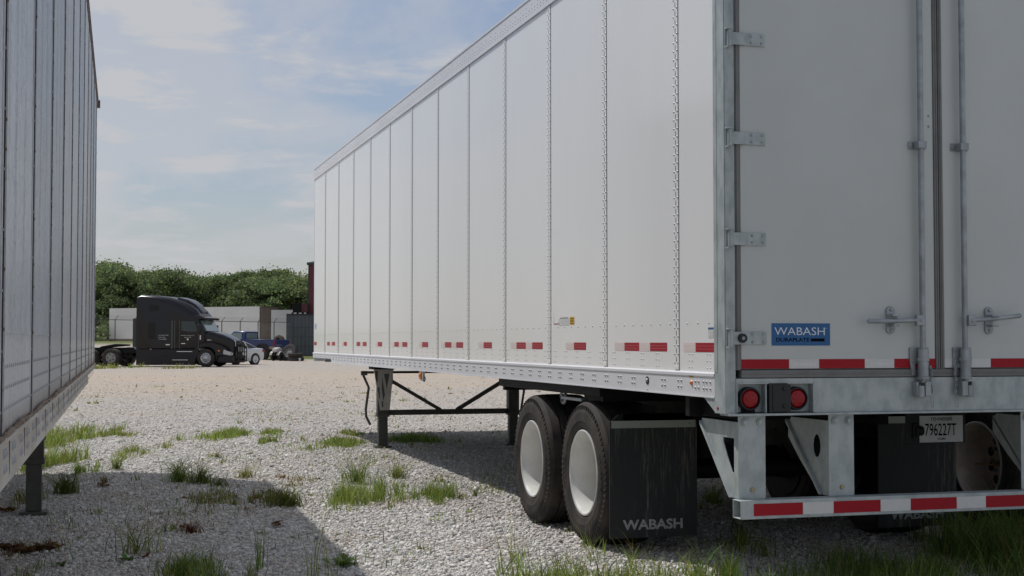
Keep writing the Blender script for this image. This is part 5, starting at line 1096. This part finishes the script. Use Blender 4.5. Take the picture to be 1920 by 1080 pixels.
# ------------------------------------------------------------ trees
LM = [mat('leaf_dark', (.125, .175, .10), .75, island=.4, spec=.12), mat('leaf_mid', (.175, .23, .13), .75, island=.4, spec=.12), mat('leaf_light', (.25, .31, .165), .75, island=.35, spec=.12)]
for g_ in LM: leafy(g_, .5)
M_bark = mat('bark', (.10, .085, .065), .9, var=.4, vscale=6)
def crown_mesh(R, H, seed, nleaf=8000, tone=1):
    r_ = np.random.default_rng(seed); nl = 44
    th = r_.uniform(0, 2*math.pi, nl); zz_ = r_.uniform(.12, .93, nl); prof = np.sin(np.pi*np.clip(zz_*.82+.16, 0, 1))**.7
    rad = R*prof*np.sqrt(r_.uniform(.15, 1, nl))*.85; C = np.stack([rad*np.cos(th), rad*np.sin(th), zz_*H], 1); C[0] = (0, 0, H*.86); C[1] = (R*.15, 0, H*.6)
    lr = R*r_.uniform(.12, .34, nl); k = r_.integers(0, nl, nleaf); d = r_.normal(size=(nleaf, 3)); d /= np.linalg.norm(d, axis=1)[:, None]; d[:, 2] = np.abs(d[:, 2])*.9-.15
    P = C[k]+d*(lr[k]*np.where(r_.uniform(0, 1, nleaf) < .16, r_.uniform(1.1, 1.9, nleaf), r_.uniform(.45, 1.2, nleaf)))[:, None]*np.array([1, 1, .8]); P[:, 2] = np.maximum(P[:, 2], .05)
    nrm = d+r_.normal(0, .45, (nleaf, 3)); nrm /= np.linalg.norm(nrm, axis=1)[:, None]
    a = np.cross(nrm, r_.normal(size=(nleaf, 3))); a /= np.linalg.norm(a, axis=1)[:, None]; b = np.cross(nrm, a)
    s = r_.uniform(.07, .17, nleaf)[:, None]*(.55+.45*R/3.2)
    V = np.stack([P-a*s*.5-b*s*.35, P+a*s*.6-b*s*.3, P+a*s*.9+b*s*.5, P-a*s*.4+b*s*.7], 1)
    F = np.arange(nleaf*4).reshape(-1, 4); mi = r_.choice(3, nleaf, p=[(.55, .35, .10), (.3, .5, .2), (.12, .43, .45)][tone]); return V.reshape(-1, 3), F, mi
def tree_proto(name, R, H, trunk, seed, tone):
    T = empty(name); V, F, mi = crown_mesh(R, H, seed, 9000, tone); V[:, 2] += trunk
    c = np_mesh('crown', V, F, LM, mi, smooth=False); c.parent = T
    k = MB(); r_ = random.Random(seed); k.tube([(0, 0, -.3), (.05, .02, trunk*.6), (.0, .1, trunk+H*.3), (.1, .05, trunk+H*.75)], [.20, .16, .11, .03], 8)
    for _ in range(7):
        t = r_.uniform(0, 6.28); z = r_.uniform(trunk*.7, trunk+H*.4); l = R*r_.uniform(.5, .9)
        k.tube([(0, 0, z), (math.cos(t)*l*.5, math.sin(t)*l*.5, z+l*.35), (math.cos(t)*l, math.sin(t)*l, z+l*.8)], [.08, .05, .015], 6)
    k.build('trunk', M_bark, T); return T
protos = [tree_proto('broadleaf_tree', R, H, tr, sd, tn) for (R, H, tr, sd, tn) in ((3.2, 6.6, 1.4, 1, 1), (2.7, 7.4, 1.4, 2, 0), (3.5, 6.0, 1.3, 3, 2), (2.4, 6.4, 1.6, 4, 1), (3.8, 7.0, 1.2, 5, 0))]
used = [False]*len(protos)
def sky_y(px):      # height of the tree line in the photograph
    xs = [100, 180, 200, 230, 262, 290, 320, 355, 372, 400, 425, 450, 475, 500, 520, 545, 562, 585, 640]
    ys = [500, 500, 494, 505, 503, 508, 506, 520, 513, 519, 512, 505, 505, 509, 506, 512, 521, 519, 515]
    return float(np.interp(px, xs, ys))
def place(px, d, topy, k, lab):
    z0 = terrain(*at(px, d)[:2]); s = (1.41+(640-topy)/2666.7*d-z0)/[7.9, 8.7, 7.2, 7.9, 8.1][k]
    if not used[k]: o = protos[k]; used[k] = True
    else: o = copy_tree(protos[k])
    p = at(px, d, z0); o.location = p; o.rotation_euler = (0, 0, random.uniform(0, 6.28)); o.scale = (s*random.uniform(.9, 1.15), s*random.uniform(.9, 1.15), s)
    tag(o, lab, 'tree', 'trees in the dense tree line beyond the yard')
def where(px):
    for lim, t in ((180, 'behind the old left trailer'), (215, 'just right of the old left trailer'), (258, 'above the long trailer left end'), (300, 'behind the tractor roof top'), (340, 'behind the roof fairing curve'),
                   (380, 'above the front of the tractor roof'), (415, 'above the tractor hood'), (450, 'above the tractor grille'), (487, 'above the brown trailer end'), (520, 'above the blue pickup bed'), (550, 'left of the metal box'), (580, 'beside the maroon building corner')):
        if px < lim: return t
    return 'behind the metal building'
for row, px, pe, d0, d1, o0, o1, ks, st in (('front', 96, 600, 146, 152, 2, 24, (0, 1, 2, 3, 4), (24, 34)), ('middle', 88, 600, 158, 166, -3, 5, (0, 1, 3, 4, 2), (22, 32)), ('back', 100, 600, 176, 184, -2, 12, (1, 4), (30, 40))):
    while px < pe:
        k_ = random.choice(ks); place(px, random.uniform(d0, d1), sky_y(px)+random.uniform(o0, o1), k_, {0: 'rounded', 1: 'tall narrow', 2: 'pale leafy', 3: 'slim', 4: 'broad dark'}[k_]+' '+row+' row tree '+where(px)); px += random.uniform(*st)
# low shrubs at the foot of the trees
place(187, 128, 612, 2, 'small light green bush at the left end of the fence beside the long trailer')
